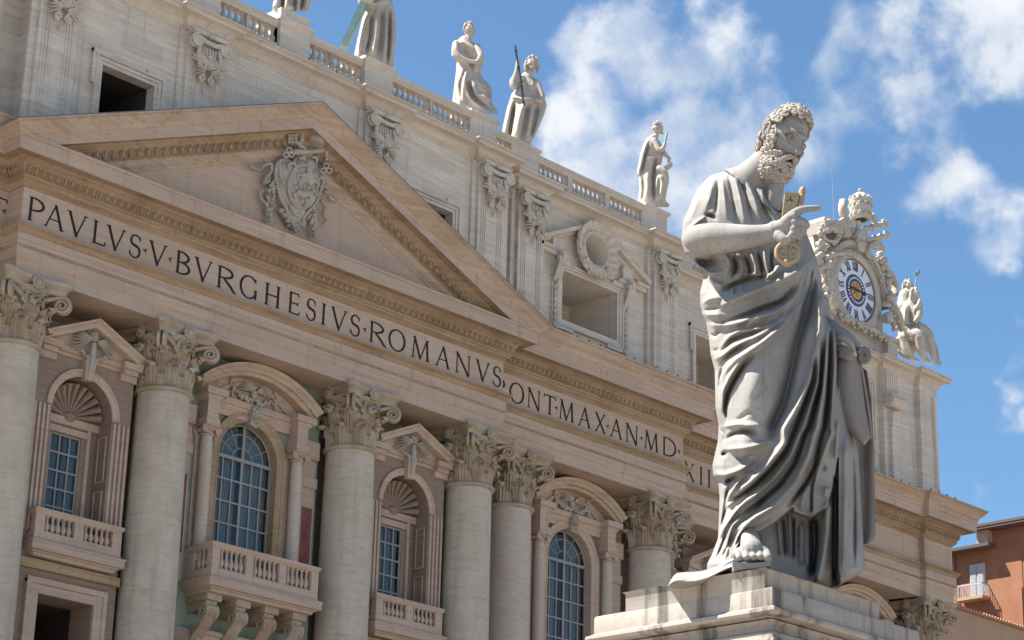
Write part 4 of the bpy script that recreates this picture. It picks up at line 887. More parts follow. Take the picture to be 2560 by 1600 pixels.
ST = [
 # mantle: rolls and grooves sweeping from hip up to the left arm
 (2, [(480, 400), (700, 305), (900, 225), (1100, 140), (1210, 40)], 50, .13), (2, [(860, 180), (980, 75)], 14, .10), (2, [(700, 185), (830, 170), (960, 120)], 12, -.06),
 (2, [(545, 520), (700, 470), (830, 420), (1000, 360), (1130, 220)], 22, -.13), (2, [(410, 545), (560, 545), (760, 490), (950, 440), (1080, 330), (1180, 120)], 24, .10),
 (2, [(600, 590), (830, 545), (960, 500), (1060, 420)], 20, -.07), (2, [(490, 760), (570, 640), (660, 580), (830, 565), (1000, 470), (1140, 280)], 20, .07),
 (2, [(520, 740), (600, 655), (800, 600), (900, 560)], 20, -.10), (2, [(420, 830), (520, 790), (600, 720), (690, 680), (850, 600), (1050, 450)], 20, .10),
 (2, [(495, 880), (540, 805), (640, 725), (760, 650)], 18, -.10), (2, [(510, 980), (560, 890), (640, 805), (720, 755), (820, 690), (1000, 550), (1120, 380)], 22, .11),
 (2, [(562, 1300), (545, 1200), (570, 1080), (620, 980), (690, 865), (760, 790)], 17, -.17), (2, [(515, 1220), (525, 1060), (590, 930), (665, 825), (720, 770)], 18, .09),
 (2, [(495, 1100), (500, 960), (530, 850)], 18, -.11), (2, [(350, 380), (430, 330), (520, 330)], 22, .08), (2, [(365, 430), (430, 420), (500, 400)], 14, -.07), (2, [(380, 470), (440, 460), (520, 470)], 22, .06),
 (2, [(400, 600), (460, 640), (520, 560)], 16, -.06), (2, [(410, 700), (450, 760), (500, 730)], 16, -.05), (2, [(640, 560), (720, 520), (830, 420)], 14, -.06),
 (2, [(1440, 700), (1435, 900), (1420, 1100)], 14, -.1), (2, [(1330, 320), (1365, 400), (1360, 470)], 20, .06), (2, [(1310, 430), (1380, 540), (1460, 600)], 12, -.08),
 # knee
 (2, [(545, 1450), (600, 1402), (690, 1378), (790, 1392)], 17, -.13), (2, [(515, 1345), (640, 1325), (815, 1338)], 20, .09), (2, [(640, 1290), (720, 1240), (800, 1215)], 16, -.05), (2, [(660, 1270), (760, 1230), (840, 1200)], 12, .03),
 (2, [(480, 1345), (540, 1390), (530, 1480)], 16, -.07), (2, [(760, 1120), (840, 1060), (900, 960)], 26, -.03),
 (3, [(545, 75), (700, 62), (800, 40), (885, 5)], 17, .10), (3, [(515, 120), (560, 95)], 18, -.12), (3, [(600, 110), (680, 160), (760, 120)], 22, -.05),
 (3, [(445, 250), (520, 280), (620, 252), (700, 212), (758, 172)], 18, .12), (3, [(535, 520), (580, 430), (650, 320), (700, 266), (742, 262)], 16, .11),
 (3, [(545, 340), (600, 300), (660, 285)], 26, -.18), (3, [(535, 570), (560, 410), (600, 335)], 15, -.12), (3, [(505, 700), (520, 520), (503, 360)], 11, .07), (3, [(555, 525), (632, 463)], 12, .08),
 (3, [(400, 960), (520, 720), (610, 580), (690, 490), (765, 415)], 15, .13), (3, [(505, 720), (530, 600), (560, 530)], 13, -.13), (3, [(550, 920), (570, 760), (600, 670), (680, 600), (718, 578)], 15, .11),
 (3, [(600, 890), (640, 760), (700, 680), (792, 592)], 15, .10), (3, [(470, 950), (535, 790), (562, 690)], 14, -.12), (3, [(520, 920), (560, 850), (585, 760)], 10, -.07), (3, [(590, 930), (655, 805), (720, 722), (785, 705)], 14, .11),
 (3, [(640, 900), (690, 800), (780, 745)], 26, -.20), (3, [(640, 530), (720, 440), (790, 360)], 14, -.06), (3, [(700, 640), (780, 560), (860, 450)], 20, -.06),
 # tunic: chest, belly and sleeve
 (1, [(450, 720), (425, 850), (380, 970)], 26, .04), (1, [(485, 720), (480, 850), (470, 1000)], 15, -.05), (1, [(520, 700), (535, 850), (560, 1010)], 22, .05), (1, [(570, 690), (600, 850), (630, 1040)], 14, -.05), (1, [(615, 690), (660, 850), (700, 1050)], 20, .05), (1, [(660, 700), (710, 850), (760, 1050)], 13, -.05), (1, [(700, 720), (770, 860), (830, 1060)], 20, .05), (1, [(760, 770), (840, 920), (900, 1050)], 13, -.045), (1, [(800, 790), (880, 920), (960, 1030)], 16, .06), (1, [(830, 780), (845, 910), (990, 1000)], 9, .05), (1, [(880, 830), (930, 930), (1010, 1010)], 22, -.10),
 (1, [(430, 985), (330, 1050), (250, 1120), (205, 1200), (220, 1290)], 13, .07), (1, [(380, 1010), (420, 990), (470, 1030)], 16, -.10), (1, [(330, 830), (300, 950), (250, 1060)], 30, .03),
 (1, [(300, 1350), (400, 1380), (520, 1350)], 55, -.26), (1, [(230, 1320), (320, 1420), (440, 1465), (540, 1440)], 22, .10), (1, [(560, 1320), (590, 1400), (560, 1450)], 16, .12), (1, [(610, 1330), (640, 1420), (600, 1480)], 14, -.10), (1, [(650, 1320), (690, 1410), (660, 1490)], 14, .10), (1, [(700, 1320), (740, 1420), (730, 1500)], 11, -.09), (1, [(745, 1300), (790, 1400), (790, 1500)], 13, .08), (1, [(800, 1290), (830, 1400), (840, 1500)], 10, -.08), (1, [(850, 1280), (865, 1380), (890, 1490)], 13, .07), (1, [(910, 1260), (905, 1380), (930, 1470)], 10, -.07), (1, [(960, 1400), (940, 1450), (870, 1500)], 14, .08),
 (2, [(520, 270), (640, 215), (780, 170)], 20, -.12), (2, [(620, 150), (740, 145), (880, 150)], 12, .05), (2, [(400, 150), (470, 220), (560, 240)], 16, .06), (2, [(600, 310), (615, 240)], 10, .04), (2, [(670, 290), (680, 220)], 10, .04),
]
def Q(a, b=()): return [(1760+x/2.066, 660+y/2.066) for x, y in a]+[(1760+x/1.9727, 1040+y/1.9727) for x, y in b]
SW = [  # long sweeping folds from the left arm down to the hem
 (Q([(575, 60), (530, 250), (475, 430), (450, 560), (410, 720), (350, 850)], [(345, 75), (315, 112)]), 46, -.20),
 (Q([(590, 120), (597, 330), (585, 430), (545, 600), (480, 740), (410, 855)], [(400, 130), (310, 245), (230, 325), (150, 385)]), 34, .19),
 (Q([(578, 440), (560, 600), (512, 740), (470, 860)], [(452, 70), (400, 180), (320, 272), (240, 352), (130, 425)]), 15, -.15),
 (Q([(600, 420), (590, 600), (545, 740), (508, 860)], [(478, 70), (430, 192), (350, 302), (250, 392), (170, 450)]), 20, .15),
 (Q([(614, 420), (600, 640), (562, 780), (538, 862)], [(502, 70), (452, 230), (382, 335), (280, 425), (190, 485)]), 16, -.16),
 (Q([(640, 310), (630, 500), (612, 680), (580, 862)], [(548, 70), (518, 192), (450, 332), (352, 440), (250, 500), (150, 570)]), 26, .18),
 (Q([(652, 330), (646, 520), (640, 700), (620, 862)], [(586, 70), (568, 150), (552, 250), (500, 340), (420, 440)]), 14, -.16),
 (Q([(672, 320), (676, 520), (664, 700), (655, 862)], [(636, 70), (606, 140), (578, 230), (555, 300), (535, 380)]), 22, .13),
 (Q([(610, 60), (612, 200), (606, 320)]), 16, .08), (Q([(545, 20), (520, 150), (480, 300)]), 18, .06), (Q([(560, 20), (545, 130), (505, 270)]), 12, -.07),
 (Q([], [(590, 270), (584, 215)]), 24, -.06), (Q([], [(528, 480), (530, 380), (548, 280)]), 10, -.10), (Q([], [(600, 400), (605, 350)]), 34, .10), (Q([], [(480, 470), (490, 400), (520, 330)]), 24, .06), (Q([], [(650, 220), (655, 100), (660, 20)]), 20, .08), (Q([], [(450, 440), (510, 470), (525, 490)]), 10, .05),
 (Q([], [(365, 520), (372, 600), (380, 690)]), 14, .07), (Q([], [(388, 500), (398, 590), (402, 690)]), 9, -.09), (Q([], [(420, 470), (424, 580), (430, 690)]), 15, .10), (Q([], [(440, 500), (442, 600), (440, 700)]), 9, -.12), (Q([], [(480, 520), (482, 620), (480, 740)]), 24, .07), (Q([], [(465, 540), (466, 620), (462, 660)]), 7, -.05), (Q([], [(512, 520), (514, 640), (518, 750)]), 9, .06),
 (Q([], [(540, 505), (545, 640), (535, 790)]), 28, -.42), (Q([], [(612, 420), (604, 560), (588, 690), (556, 820)]), 32, .32), (Q([], [(646, 300), (646, 560), (640, 830)]), 13, -.38),
 (Q([], [(700, 100), (700, 400), (690, 780)]), 40, .12), (Q([], [(735, 140), (742, 420), (740, 740)]), 16, -.07), (Q([], [(765, 160), (770, 420), (775, 700)]), 22, .10),
]
for pts, w, h in SW: stroke(0, pts, w, h, None, .12)
for k, pts, w, h in ST: stroke(k, pts, w, h)
bump(2, (770, 1000), 190, .13, 260); bump(2, (680, 1500), 110, .12, 90); bump(2, (900, 700), 170, .08, 200)
# recess below the mantle hem
hem = np.array(Q([], [(235, 560), (270, 572), (350, 520), (438, 448), (441, 470), (530, 502), (600, 452), (641, 330), (662, 190)]))
hy = np.interp(Xp, hem[:, 0], hem[:, 1], left=1e4, right=1e4)
FOLD -= .26*np.clip((Yp-hy)/5, 0, 1)*(Xp > hem[0, 0])*(Xp < hem[-1, 0]+4)
# fine chisel undulation
rnd = np.random.RandomState(3); und = np.zeros_like(FOLD)
for i in range(26):
    a, b, p = rnd.uniform(-.09, .09), rnd.uniform(-.05, .05), rnd.uniform(0, 6); und += .0030*np.sin(a*Xp+b*Yp+p)
FOLD += und
for _ in range(1):
    FOLD[1:-1] = .5*FOLD[1:-1]+.25*(FOLD[:-2]+FOLD[2:]); FOLD[:, 1:-1] = .5*FOLD[:, 1:-1]+.25*(FOLD[:, :-2]+FOLD[:, 2:])
Df = Dp-FOLD*edge*1.15
Pf = L(Xp, Yp, np.minimum(Df, -.001)).reshape(NR, NC, 3)
Pb = L(Xp, Yp, (bd*.75)[:, None]*np.sqrt(np.clip(1-np.abs(s)[None]**2.4, 0, 1))*(1+.06*np.sin(s*14)[None])).reshape(NR, NC, 3)
Pf[:, :, 2] = np.maximum(Pf[:, :, 2], 0); Pb[:, :, 2] = np.maximum(Pb[:, :, 2], 0)
mb = M(); mb.grid(Pf.tolist(), flip=True); mb.grid(Pb[::4, ::4].tolist()); hp(mb, 'robe', 'hero', 70)
def tubepx(mb, k, pts, seg=12, flat=1.0, sc=1.0):     # (x, y, radius_px, depth)
    q = []; r = []
    for (x, y, rr, dp) in pts:
        X, Y = T(k, [(x, y)])[0]; q.append(L1(X, Y, dp)); r.append(rr/3.15/5680.7*26.2*sc)
    # resample smoothly
    q = np.array(q); r = np.array(r); t = np.linspace(0, len(q)-1, (len(q)-1)*5+1); qi = np.stack([np.interp(t, range(len(q)), q[:, i]) for i in range(3)], 1); ri = np.interp(t, range(len(q)), r)
    for _ in range(3): qi[1:-1] = .5*qi[1:-1]+.25*(qi[:-2]+qi[2:]); ri[1:-1] = .5*ri[1:-1]+.25*(ri[:-2]+ri[2:])
    mb.tube(qi, ri, seg, True, flat); mb.ball(qi[0], ri[0], 12, 8); mb.ball(qi[-1], ri[-1], 12, 8)
# --- trailing hem over the plinth edge
mb = M()
pts = []
for t in np.linspace(0, 1, 30):
    x = 640-545*t; yt = np.interp(-x, [-640, -500, -370, -300, -230, -160, -120, -95], [900, 990, 1030, 1038, 1040, 1048, 1092, 1148]); yb = np.interp(-x, [-640, -500, -370, -300, -230, -160, -120, -95], [1010, 1065, 1150, 1172, 1178, 1172, 1161, 1153])
    row = []
    for q in np.linspace(0, 1, 14):
        y = yt+(yb-yt)*q; X, Y = T(3, [(x, y)])[0]; row.append(tuple(L1(X, Y, -.80+.22*t-.34*math.sin(PI*q)**.7-.13*math.cos(q*8+t*3)*math.sin(PI*q))))
    for q in np.linspace(1, 0, 10): 
        y = yt+(yb-yt)*q; X, Y = T(3, [(x, y)])[0]; row.append(tuple(L1(X, Y, -.70+.34*t)))
    pts.append(row)
mb.grid(pts, flip=True); mb.add(pts[0], [tuple(range(24))]); mb.add(pts[-1], [tuple(range(24))[::-1]]); hp(mb, 'hem')
# --- right forearm and hand
mb = M()
tubepx(mb, 1, [(300, 1190, 95, -.42), (330, 1190, 122, -.62), (450, 1185, 132, -.74), (600, 1180, 116, -.86), (750, 1168, 92, -.97), (870, 1150, 78, -1.04), (960, 1130, 80, -1.08)], 24)
tubepx(mb, 1, [(940, 1125, 84, -1.08), (1020, 1105, 100, -1.10), (1080, 1080, 92, -1.12)], 20, .85)
tubepx(mb, 1, [(1030, 1060, 62, -1.18), (1080, 1000, 44, -1.22), (1130, 962, 34, -1.24), (1190, 950, 28, -1.25), (1245, 948, 27, -1.25), (1282, 944, 20, -1.25)], 14)
tubepx(mb, 1, [(1070, 1060, 46, -1.20), (1140, 1050, 40, -1.24), (1188, 1078, 34, -1.16), (1165, 1100, 28, -1.02)], 14)
tubepx(mb, 1, [(1065, 1110, 42, -1.20), (1130, 1108, 38, -1.23), (1165, 1130, 32, -1.15), (1140, 1150, 26, -1.02)], 14)
tubepx(mb, 1, [(1050, 1155, 38, -1.17), (1105, 1160, 34, -1.20), (1130, 1182, 29, -1.13), (1110, 1195, 24, -1.02)], 14)
tubepx(mb, 1, [(970, 1165, 50, -1.16), (1010, 1200, 38, -1.22), (1050, 1195, 30, -1.20), (1075, 1175, 24, -1.15)], 14)
for x, y in ((1085, 1010), (1090, 1060), (1085, 1112), (1070, 1158)): X, Y = T(1, [(x, y)])[0]; mb.ball(L1(X, Y, -1.25), .05, 10, 8)
mb = remesh(mb, .011, 4); hp(mb, 'arm', 'hero', 80)
# --- left hand under the mantle, holding the scroll
mb = M()
tubepx(mb, 2, [(1440, 740, 40, -.30), (1480, 740, 44, -.42), (1530, 780, 34, -.5), (1550, 800, 22, -.5)], 12)
tubepx(mb, 2, [(1460, 780, 26, -.45), (1500, 800, 24, -.52), (1530, 812, 18, -.52)], 10)
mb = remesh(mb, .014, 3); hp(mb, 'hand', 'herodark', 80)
mb = M()      # fold of mantle arching over that hand
tubepx(mb, 2, [(1390, 560, 60, -.22), (1450, 600, 60, -.30), (1520, 640, 52, -.34), (1570, 690, 40, -.34), (1590, 730, 26, -.3)], 14, .8)
tubepx(mb, 2, [(1400, 640, 40, -.25), (1470, 640, 34, -.45), (1530, 680, 30, -.48), (1560, 740, 20, -.45)], 12)
hp(remesh(mb, .016, 5), 'mantle_fold', 'hero', 80)
# --- back panel of the mantle
mb = M()
ptsf = []
for y in np.linspace(860, 1360, 60):
    xr = np.interp(y, [860, 913, 926, 990, 1085, 1132, 1243, 1348, 1360], [2100, 2150, 2167, 2177, 2183, 2186, 2188, 2189, 2175]); xl = 2080
    row = []
    for q in np.linspace(0, 1, 26): x = xl+(xr-xl)*q; row.append(tuple(L1(x, y, .10+.06*math.sin(q*13+y*.004)+.12*q)))
    for q in np.linspace(1, 0, 8): x = xl+(xr-xl)*q; row.append(tuple(L1(x, y, .5)))
    ptsf.append(row)
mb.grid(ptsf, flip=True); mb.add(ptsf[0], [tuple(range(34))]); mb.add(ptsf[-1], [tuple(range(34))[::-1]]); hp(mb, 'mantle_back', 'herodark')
# --- foot with sandal
mb = M()
tubepx(mb, 3, [(740, 760, 70, -.85), (745, 830, 80, -1.0), (755, 880, 95, -1.12)], 16)
tubepx(mb, 3, [(660, 905, 60, -1.05), (740, 890, 80, -1.10), (830, 900, 66, -1.12)], 16, .9)
for x, y, r in ((878, 915, 38), (820, 908, 31), (768, 910, 29), (712, 912, 27), (655, 915, 26)):
    tubepx(mb, 3, [(x-20, y-35, r*.95, -1.12), (x-5, y-8, r, -1.22), (x, y+12, r*.9, -1.28)], 10)
mb = remesh(mb, .011, 3); hp(mb, 'foot', 'hero', 80)
mb = M()
o_ = [(600, 945), (640, 962), (760, 968), (880, 958), (918, 940), (912, 955), (900, 990), (760, 1010), (610, 1028)]
fr = [tuple(L1(*T(3, [q])[0], -1.27)) for q in o_]; n = len(fr); bk = [(p[0], p[1]+.7, p[2]) for p in fr]
mb.add(fr+bk, [tuple(range(n)), tuple(range(n, 2*n))[::-1]]+[(i, i+n, (i+1) % n+n, (i+1) % n) for i in range(n)]); hp(mb, 'sandal', 'hero', 30)
# --- head
def head_sculpt():
    nu, nv = 150, 120; th = np.linspace(0, 2*PI, nu, endpoint=False); ph = np.linspace(.02, PI-.02, nv)
    A, Bv = np.meshgrid(th, ph, indexing='ij')      # A: 0 = face direction (-y), positive to +x
    sx = np.sin(Bv)*np.sin(A); sy = -np.sin(Bv)*np.cos(A); sz = np.cos(Bv)
    x = .265*sx; y = .33*sy; z = .37*sz
    x *= 1-.22*np.clip(-sz-.1, 0, 1)*(sy < .2); y = np.where(sy > 0, y*(1-.12*np.clip(-sz, 0, 1)), y)
    P = np.stack([x, y, z], -1); front = np.clip(-sy, 0, 1)
    def gz(cx, cz, wx, wz, h, axis=1):
        m = np.exp(-((x-cx)/wx)**2-((z-cz)/wz)**2)*(sy < .1); P[:, :, axis] -= h*m
    gz(0, -.33, .12, .10, .035); gz(0, .15, .16, .09, .018)
    for k in (-1, 1):
        gz(k*.115, .082, .085, .024, .060); gz(k*.045, .075, .035, .03, .030); gz(k*.108, .020, .070, .045, -.105); gz(k*.108, .044, .058, .010, .030); gz(k*.108, -.012, .050, .010, .024); gz(k*.108, -.040, .06, .018, -.012)
        gz(k*.165, -.075, .065, .06, .040); gz(k*.058, -.142, .024, .026, .050); gz(k*.10, -.17, .022, .09, -.030); gz(k*.022, .11, .014, .04, -.014)
    gz(0, .045, .038, .06, .045); gz(0, -.03, .034, .075, .095); gz(0, -.105, .040, .042, .120); gz(0, -.145, .040, .022, .070)
    gz(0, -.205, .09, .022, .045); gz(0, -.240, .075, .011, -.050); gz(0, -.268, .065, .022, .045); gz(0, .205, .16, .010, .010); gz(0, .165, .15, .009, -.012); gz(0, .245, .15, .009, -.008)
    return P
HS_ = np.array([.86, .86, 1.06]); HP = head_sculpt()*HS_
psi, pit, rol = math.radians(37), math.radians(20), math.radians(14)
Rz = np.array([[math.cos(psi), -math.sin(psi), 0], [math.sin(psi), math.cos(psi), 0], [0, 0, 1]])     # face (-y) turns towards +x
Rx = np.array([[1, 0, 0], [0, math.cos(pit), -math.sin(pit)], [0, math.sin(pit), math.cos(pit)]])       # chin down
Ry = np.array([[math.cos(rol), 0, math.sin(rol)], [0, 1, 0], [-math.sin(rol), 0, math.cos(rol)]])
RH = Ry@Rz@Rx; HC = L1(1640+1012/3.15, 220+400/3.15, -.42)
def H(p): return RH@(np.asarray(p, float)*HS_)+HC
mb = M(); mb.grid((HP@RH.T+HC).tolist(), close_u=True)
for k in (-1, 1):    # ears
    c_ = np.array([k*.318, .03, -.03])
    mb.tube([H(c_+np.array([k*.018*math.sin(a), .062*math.cos(a)*(1-.25*(math.sin(a) < -.2)), .105*math.sin(a)])) for a in np.linspace(-2.2, PI+.2, 20)], [.017]*17+[.02, .022, .016], 8)
    mb.ball(H(c_+np.array([-k*.022, .0, -.0])), (.028, .05, .085), 10, 8, RH); mb.ball(H(c_+np.array([0, -.01, -.085])), .030, 8, 6); mb.tube([H(c_+np.array([k*.006, .035*math.cos(a), .06*math.sin(a)])) for a in np.linspace(-1.2, 2.2, 10)], .011, 6)
for k in (-1, 1):
    mb.ball(H((k*.108, -.235, .016)), .036, 14, 10); mb.tube([H((k*.108+.045*math.cos(a)*1.1, -.262-.012*math.sin(a), .016+.022*math.sin(a))) for a in np.linspace(.1, PI-.1, 9)], .009, 6); mb.tube([H((k*.108+.045*math.cos(a)*1.1, -.258, .012-.020*math.sin(a))) for a in np.linspace(.1, PI-.1, 9)], .007, 6)
hp(mb, 'head', 'hero', 60)
mb = M()
nb = T(1, [(700, 790), (880, 560)]); a = L1(*nb[0], -.12); b = HC+np.array([-.05, .10, -.10])
q = [a+(b-a)*t for t in np.linspace(0, 1, 9)]; mb.tube(q, [.36, .29, .245, .225, .215, .21, .205, .20, .19], 22)
c_ = L1(*T(1, [(905, 960)])[0], -.30); mb.tube([c_, (c_+b)/2+np.array([.02, -.06, -.02]), b+np.array([.08, -.08, 0])], [.12, .10, .10], 12)
hp(remesh(mb, .02, 8), 'neck', 'hero', 80)
def curl(mb, p, nrm, r, seed):
    rnd = random.Random(seed); nrm = np.array(nrm)/np.linalg.norm(nrm); t = np.cross(nrm, [rnd.uniform(-1, 1), rnd.uniform(-1, 1), rnd.uniform(-1, 1)]); t /= np.linalg.norm(t); b = np.cross(nrm, t); sg = rnd.choice((-1, 1)); pts = []
    for i in range(15):
        u = i/14; a = sg*u*2*PI*1.35+rnd.uniform(-.1, .1); rr = r*(1-.80*u); pts.append(np.array(p)+t*rr*math.cos(a)+b*rr*math.sin(a)+nrm*(r*.35+u*r*.55))
    mb.tube(pts, [r*.34*(1-.35*i/14) for i in range(15)], 6); mb.ball(np.array(p)+nrm*r*.15, r*.8, 7, 5)
def scatter(n, test, rad, seed, off):
    rnd = random.Random(seed); out = []; tries = 0
    while len(out) < n and tries < 40000:
        tries += 1; v = np.array([rnd.gauss(0, 1) for _ in range(3)]); v /= np.linalg.norm(v)
        if not test(v): continue
        p = v*np.array([.275, .335, .375])*off
        if all(np.linalg.norm(p-q[0]) > rad*1.18 for q in out): out.append((p, v/np.array([.275, .335, .375])))
    return out
def on_scalp(v):
    x, y, z = v; az = math.atan2(abs(x), -y)
    if az < 1.0: return z > .76-.06*abs(math.sin(az*3))+.05*math.cos(5*x)
    if az < 1.35: return z > .74-.55*(az-1.0)
    if az < 2.05: return z > .34
    return z > -.62
mb = M()
for i, (p, nn) in enumerate(scatter(260, on_scalp, .052, 5, 1.06)): curl(mb, H(p), RH@nn, .050+.010*((i*7) % 5)/5, i)
hp(mb, 'hair', 'herohair', 60)
mb = M()
def on_beard(v):
    x, y, z = v; az = math.atan2(abs(x), -y)
    if z < -.97: return False
    if az < .5 and z > -.86: return False
    if az < 1.0: return z < -.50
    if az < 1.42: return z < -.50+1.4*(az-1.0)*(az > 1.16) and z > -.9
    return z < -.52 and az < 1.75
for i, (p, nn) in enumerate(scatter(150, on_beard, .050, 8, 1.0)):
    dn = np.array([0, -.05, -.06])*max(0, -p[2]-.1)*3; curl(mb, H(p+dn+np.array([0, -.02, 0])), RH@nn, .052, i+300)
cj = np.array([0, -.15, -.36]); rj = np.array([.20, .21, .16])
mb.ball(H(cj), rj*np.array([.86, .86, 1.0]), 18, 14, RH)
rnd = random.Random(2); placed = []
for i in range(4000):
    v = np.array([rnd.gauss(0, 1) for _ in range(3)]); v /= np.linalg.norm(v)
    if v[1] > .55 or v[2] > .62 or (abs(v[0]) < .38 and v[2] > .30 and v[1] < 0): continue
    p = cj+v*rj
    if all(np.linalg.norm(p-q) > .064 for q in placed): placed.append(p); curl(mb, H(p), RH@(v/rj), .054+.008*rnd.random(), i)
for k in (-1, 1):
    mb.tube([H((k*.008, -.395, -.185)), H((k*.05, -.40, -.20)), H((k*.10, -.36, -.245)), H((k*.135, -.31, -.31)), H((k*.14, -.27, -.37))], [.022, .036, .036, .028, .018], 9)
    for q in (0, 1, 2): mb.tube([H((k*.012, -.425, -.18-.012*q)), H((k*.06, -.432, -.20-.014*q)), H((k*.11, -.385, -.25-.012*q))], [.006, .010, .006], 5)
mb.tube([H((-.055, -.375, -.285)), H((0, -.40, -.275)), H((.055, -.375, -.285))], [.012, .024, .012], 8)
hp(mb, 'beard', 'herohair', 60)
# --- golden key (held) and scroll (held): things of their own, in the statue's frame
KEY = empty('key', tuple(HO), 'large gilded stone key gripped in the right fist of the colossal marble statue', 'key', rz=-_ya)
def kp(mb, name, ang=45): return mb.build(name, 'gold', KEY, ang)
mb = M(); tubepx(mb, 1, [(1155, 800, 25, -1.06), (1142, 900, 25, -1.08), (1105, 1060, 24, -1.12), (1075, 1200, 24, -1.16), (1060, 1250, 22, -1.18)], 14)
tubepx(mb, 1, [(1158, 785, 13, -1.06), (1157, 800, 13, -1.06)], 10); tubepx(mb, 1, [(1152, 815, 30, -1.06), (1150, 830, 30, -1.06)], 14); kp(mb, 'barrel')
mb = M()
def plate(poly, y0, y1):
    f = [tuple(L1(*T(1, [q])[0], y0)) for q in poly]; n = len(f); b2 = [(p[0], p[1]+y1-y0, p[2]) for p in f]
    mb.add(f+b2, [tuple(range(n)), tuple(range(n, 2*n))[::-1]]+[(i, i+n, (i+1) % n+n, (i+1) % n) for i in range(n)])
def LP(u, v): return (1018-22*v+u*(112-4*v), 820+172*v+u*(8-30*v))
def qd(u0, u1, v0, v1): plate([LP(u0, v0), LP(u1, v0), LP(u1, v1), LP(u0, v1)], -1.12, -1.02)
qd(0, .2, 0, 1); qd(.62, 1, 0, 1); qd(.2, .62, 0, .2); qd(.2, .62, .58, 1)
qd(.2, .37, .2, .34); qd(.47, .62, .2, .34); qd(.2, .37, .43, .58); qd(.47, .62, .43, .58); kp(mb, 'bit', 20)
mb = M()
def ringpx(cx, cy, rx, ry, a0, a1, r, dp, n=9): tubepx(mb, 1, [(cx+rx*math.cos(a), cy+ry*math.sin(a), r, dp) for a in np.linspace(a0, a1, n)], 9)
for dp in (-1.20, -1.10):
    tubepx(mb, 1, [(1045, 1230, 18, dp), (985, 1228, 19, dp), (952, 1265, 20, dp), (950, 1320, 20, dp), (978, 1362, 20, dp), (1030, 1378, 20, dp), (1085, 1368, 20, dp), (1118, 1330, 20, dp), (1124, 1275, 20, dp), (1098, 1235, 19, dp), (1045, 1230, 18, dp)], 9)
for sx in (-1, 1):
    ringpx(1040+sx*40, 1305, 27, 27, PI*.1 if sx > 0 else PI*.9, (PI*1.9 if sx > 0 else -PI*.9), 11, -1.21); ringpx(1040+sx*38, 1255, 20, 18, PI/2, PI/2+sx*PI*1.4, 10, -1.21)
X, Y = T(1, [(1025, 1365)])[0]; mb.ball(L1(X, Y, -1.23), .026, 10, 8); tubepx(mb, 1, [(1010, 1385, 16, -1.18), (1030, 1400, 12, -1.18), (1050, 1390, 14, -1.18)], 8); kp(mb, 'bow', 50)
SCR = empty('scroll', tuple(HO), 'grey marble scroll hanging from the lowered left hand of the colossal statue', 'scroll', rz=-_ya)
mb = M(); o_ = [(1440, 820), (1545, 765), (1598, 760), (1612, 900), (1650, 1200), (1690, 1430), (1640, 1500), (1560, 1440), (1500, 1330), (1450, 1200), (1430, 1000)]
rowsS = []
for v in np.linspace(0, 1, 40):
    y = 790+700*v; xl = np.interp(y, [790, 830, 1000, 1200, 1330, 1440, 1490], [1452, 1440, 1425, 1450, 1500, 1560, 1635]); xr = np.interp(y, [790, 900, 1200, 1430, 1490], [1600, 1610, 1648, 1690, 1645]); row = []
    for q in np.linspace(0, 1, 16): X, Y = T(2, [(xl+(xr-xl)*q, y)])[0]; row.append(tuple(L1(X, Y, -.36-.10*math.sin(PI*q)+.05*v)))
    for q in np.linspace(1, 0, 8): X, Y = T(2, [(xl+(xr-xl)*q, y)])[0]; row.append(tuple(L1(X, Y, -.26+.05*v)))
    rowsS.append(row)
mb.grid(rowsS, flip=True); mb.add(rowsS[0], [tuple(range(24))]); mb.add(rowsS[-1], [tuple(range(24))[::-1]])
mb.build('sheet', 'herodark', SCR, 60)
mb = M()
pts = []
for i in range(34):
    t = i/33; a = -PI*.9+t*2*PI*2.1; r = 62*(1-.78*t); X, Y = T(2, [(1638+r*math.cos(a)*.78, 790+r*math.sin(a)*1.05)])[0]; pts.append((L1(X, Y, -.40), L1(X, Y, -.05)))
mb.grid([[tuple(a), tuple(b)] for a, b in pts]); mb.tube([p[0] for p in pts], .028, 7); 
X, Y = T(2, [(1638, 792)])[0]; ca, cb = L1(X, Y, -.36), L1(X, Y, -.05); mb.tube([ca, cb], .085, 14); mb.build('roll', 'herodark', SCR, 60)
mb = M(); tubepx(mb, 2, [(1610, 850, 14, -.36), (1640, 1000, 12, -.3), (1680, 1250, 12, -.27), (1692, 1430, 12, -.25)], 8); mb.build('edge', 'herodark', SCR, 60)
# --- pedestal
PD = empty('pedestal', (-45.41, -62.22, 0), 'tall square white marble pedestal with dark rain streaks under the colossal statue', 'pedestal')
def slab(name, hx, hy, prof, m='plinthstone'):
    mb = M(); mb.sweep([(-hx, hy), (-hx, -hy), (hx, -hy), (hx, hy), (-hx, hy)][:1]+[(-hx, -hy), (hx, -hy), (hx, hy)], prof, False)
    path = [(-hx, hy), (-hx, -hy), (hx, -hy), (hx, hy)]; mb = M(); ring = []
    for x_, y_ in path: ring.append([(x_+math.copysign(o, x_), y_+math.copysign(o, y_), z) for o, z in prof])
    mb.grid(ring, close_u=True); mb.add([r[-1] for r in ring], [(0, 1, 2, 3)]); return mb.build(name, m, PD, 30)
def slab2(name, x0, x1, y0, y1, prof, m='plinthstone'):
    mb = M(); ring = [[(x+(o if sx > 0 else -o), y+(o if sy > 0 else -o), z) for o, z in prof] for x, y, sx, sy in ((x0, y1, -1, 1), (x0, y0, -1, -1), (x1, y0, 1, -1), (x1, y1, 1, 1))]
    mb.grid(ring, close_u=True); mb.add([r[-1] for r in ring], [(0, 1, 2, 3)]); return mb.build(name, m, PD, 30)
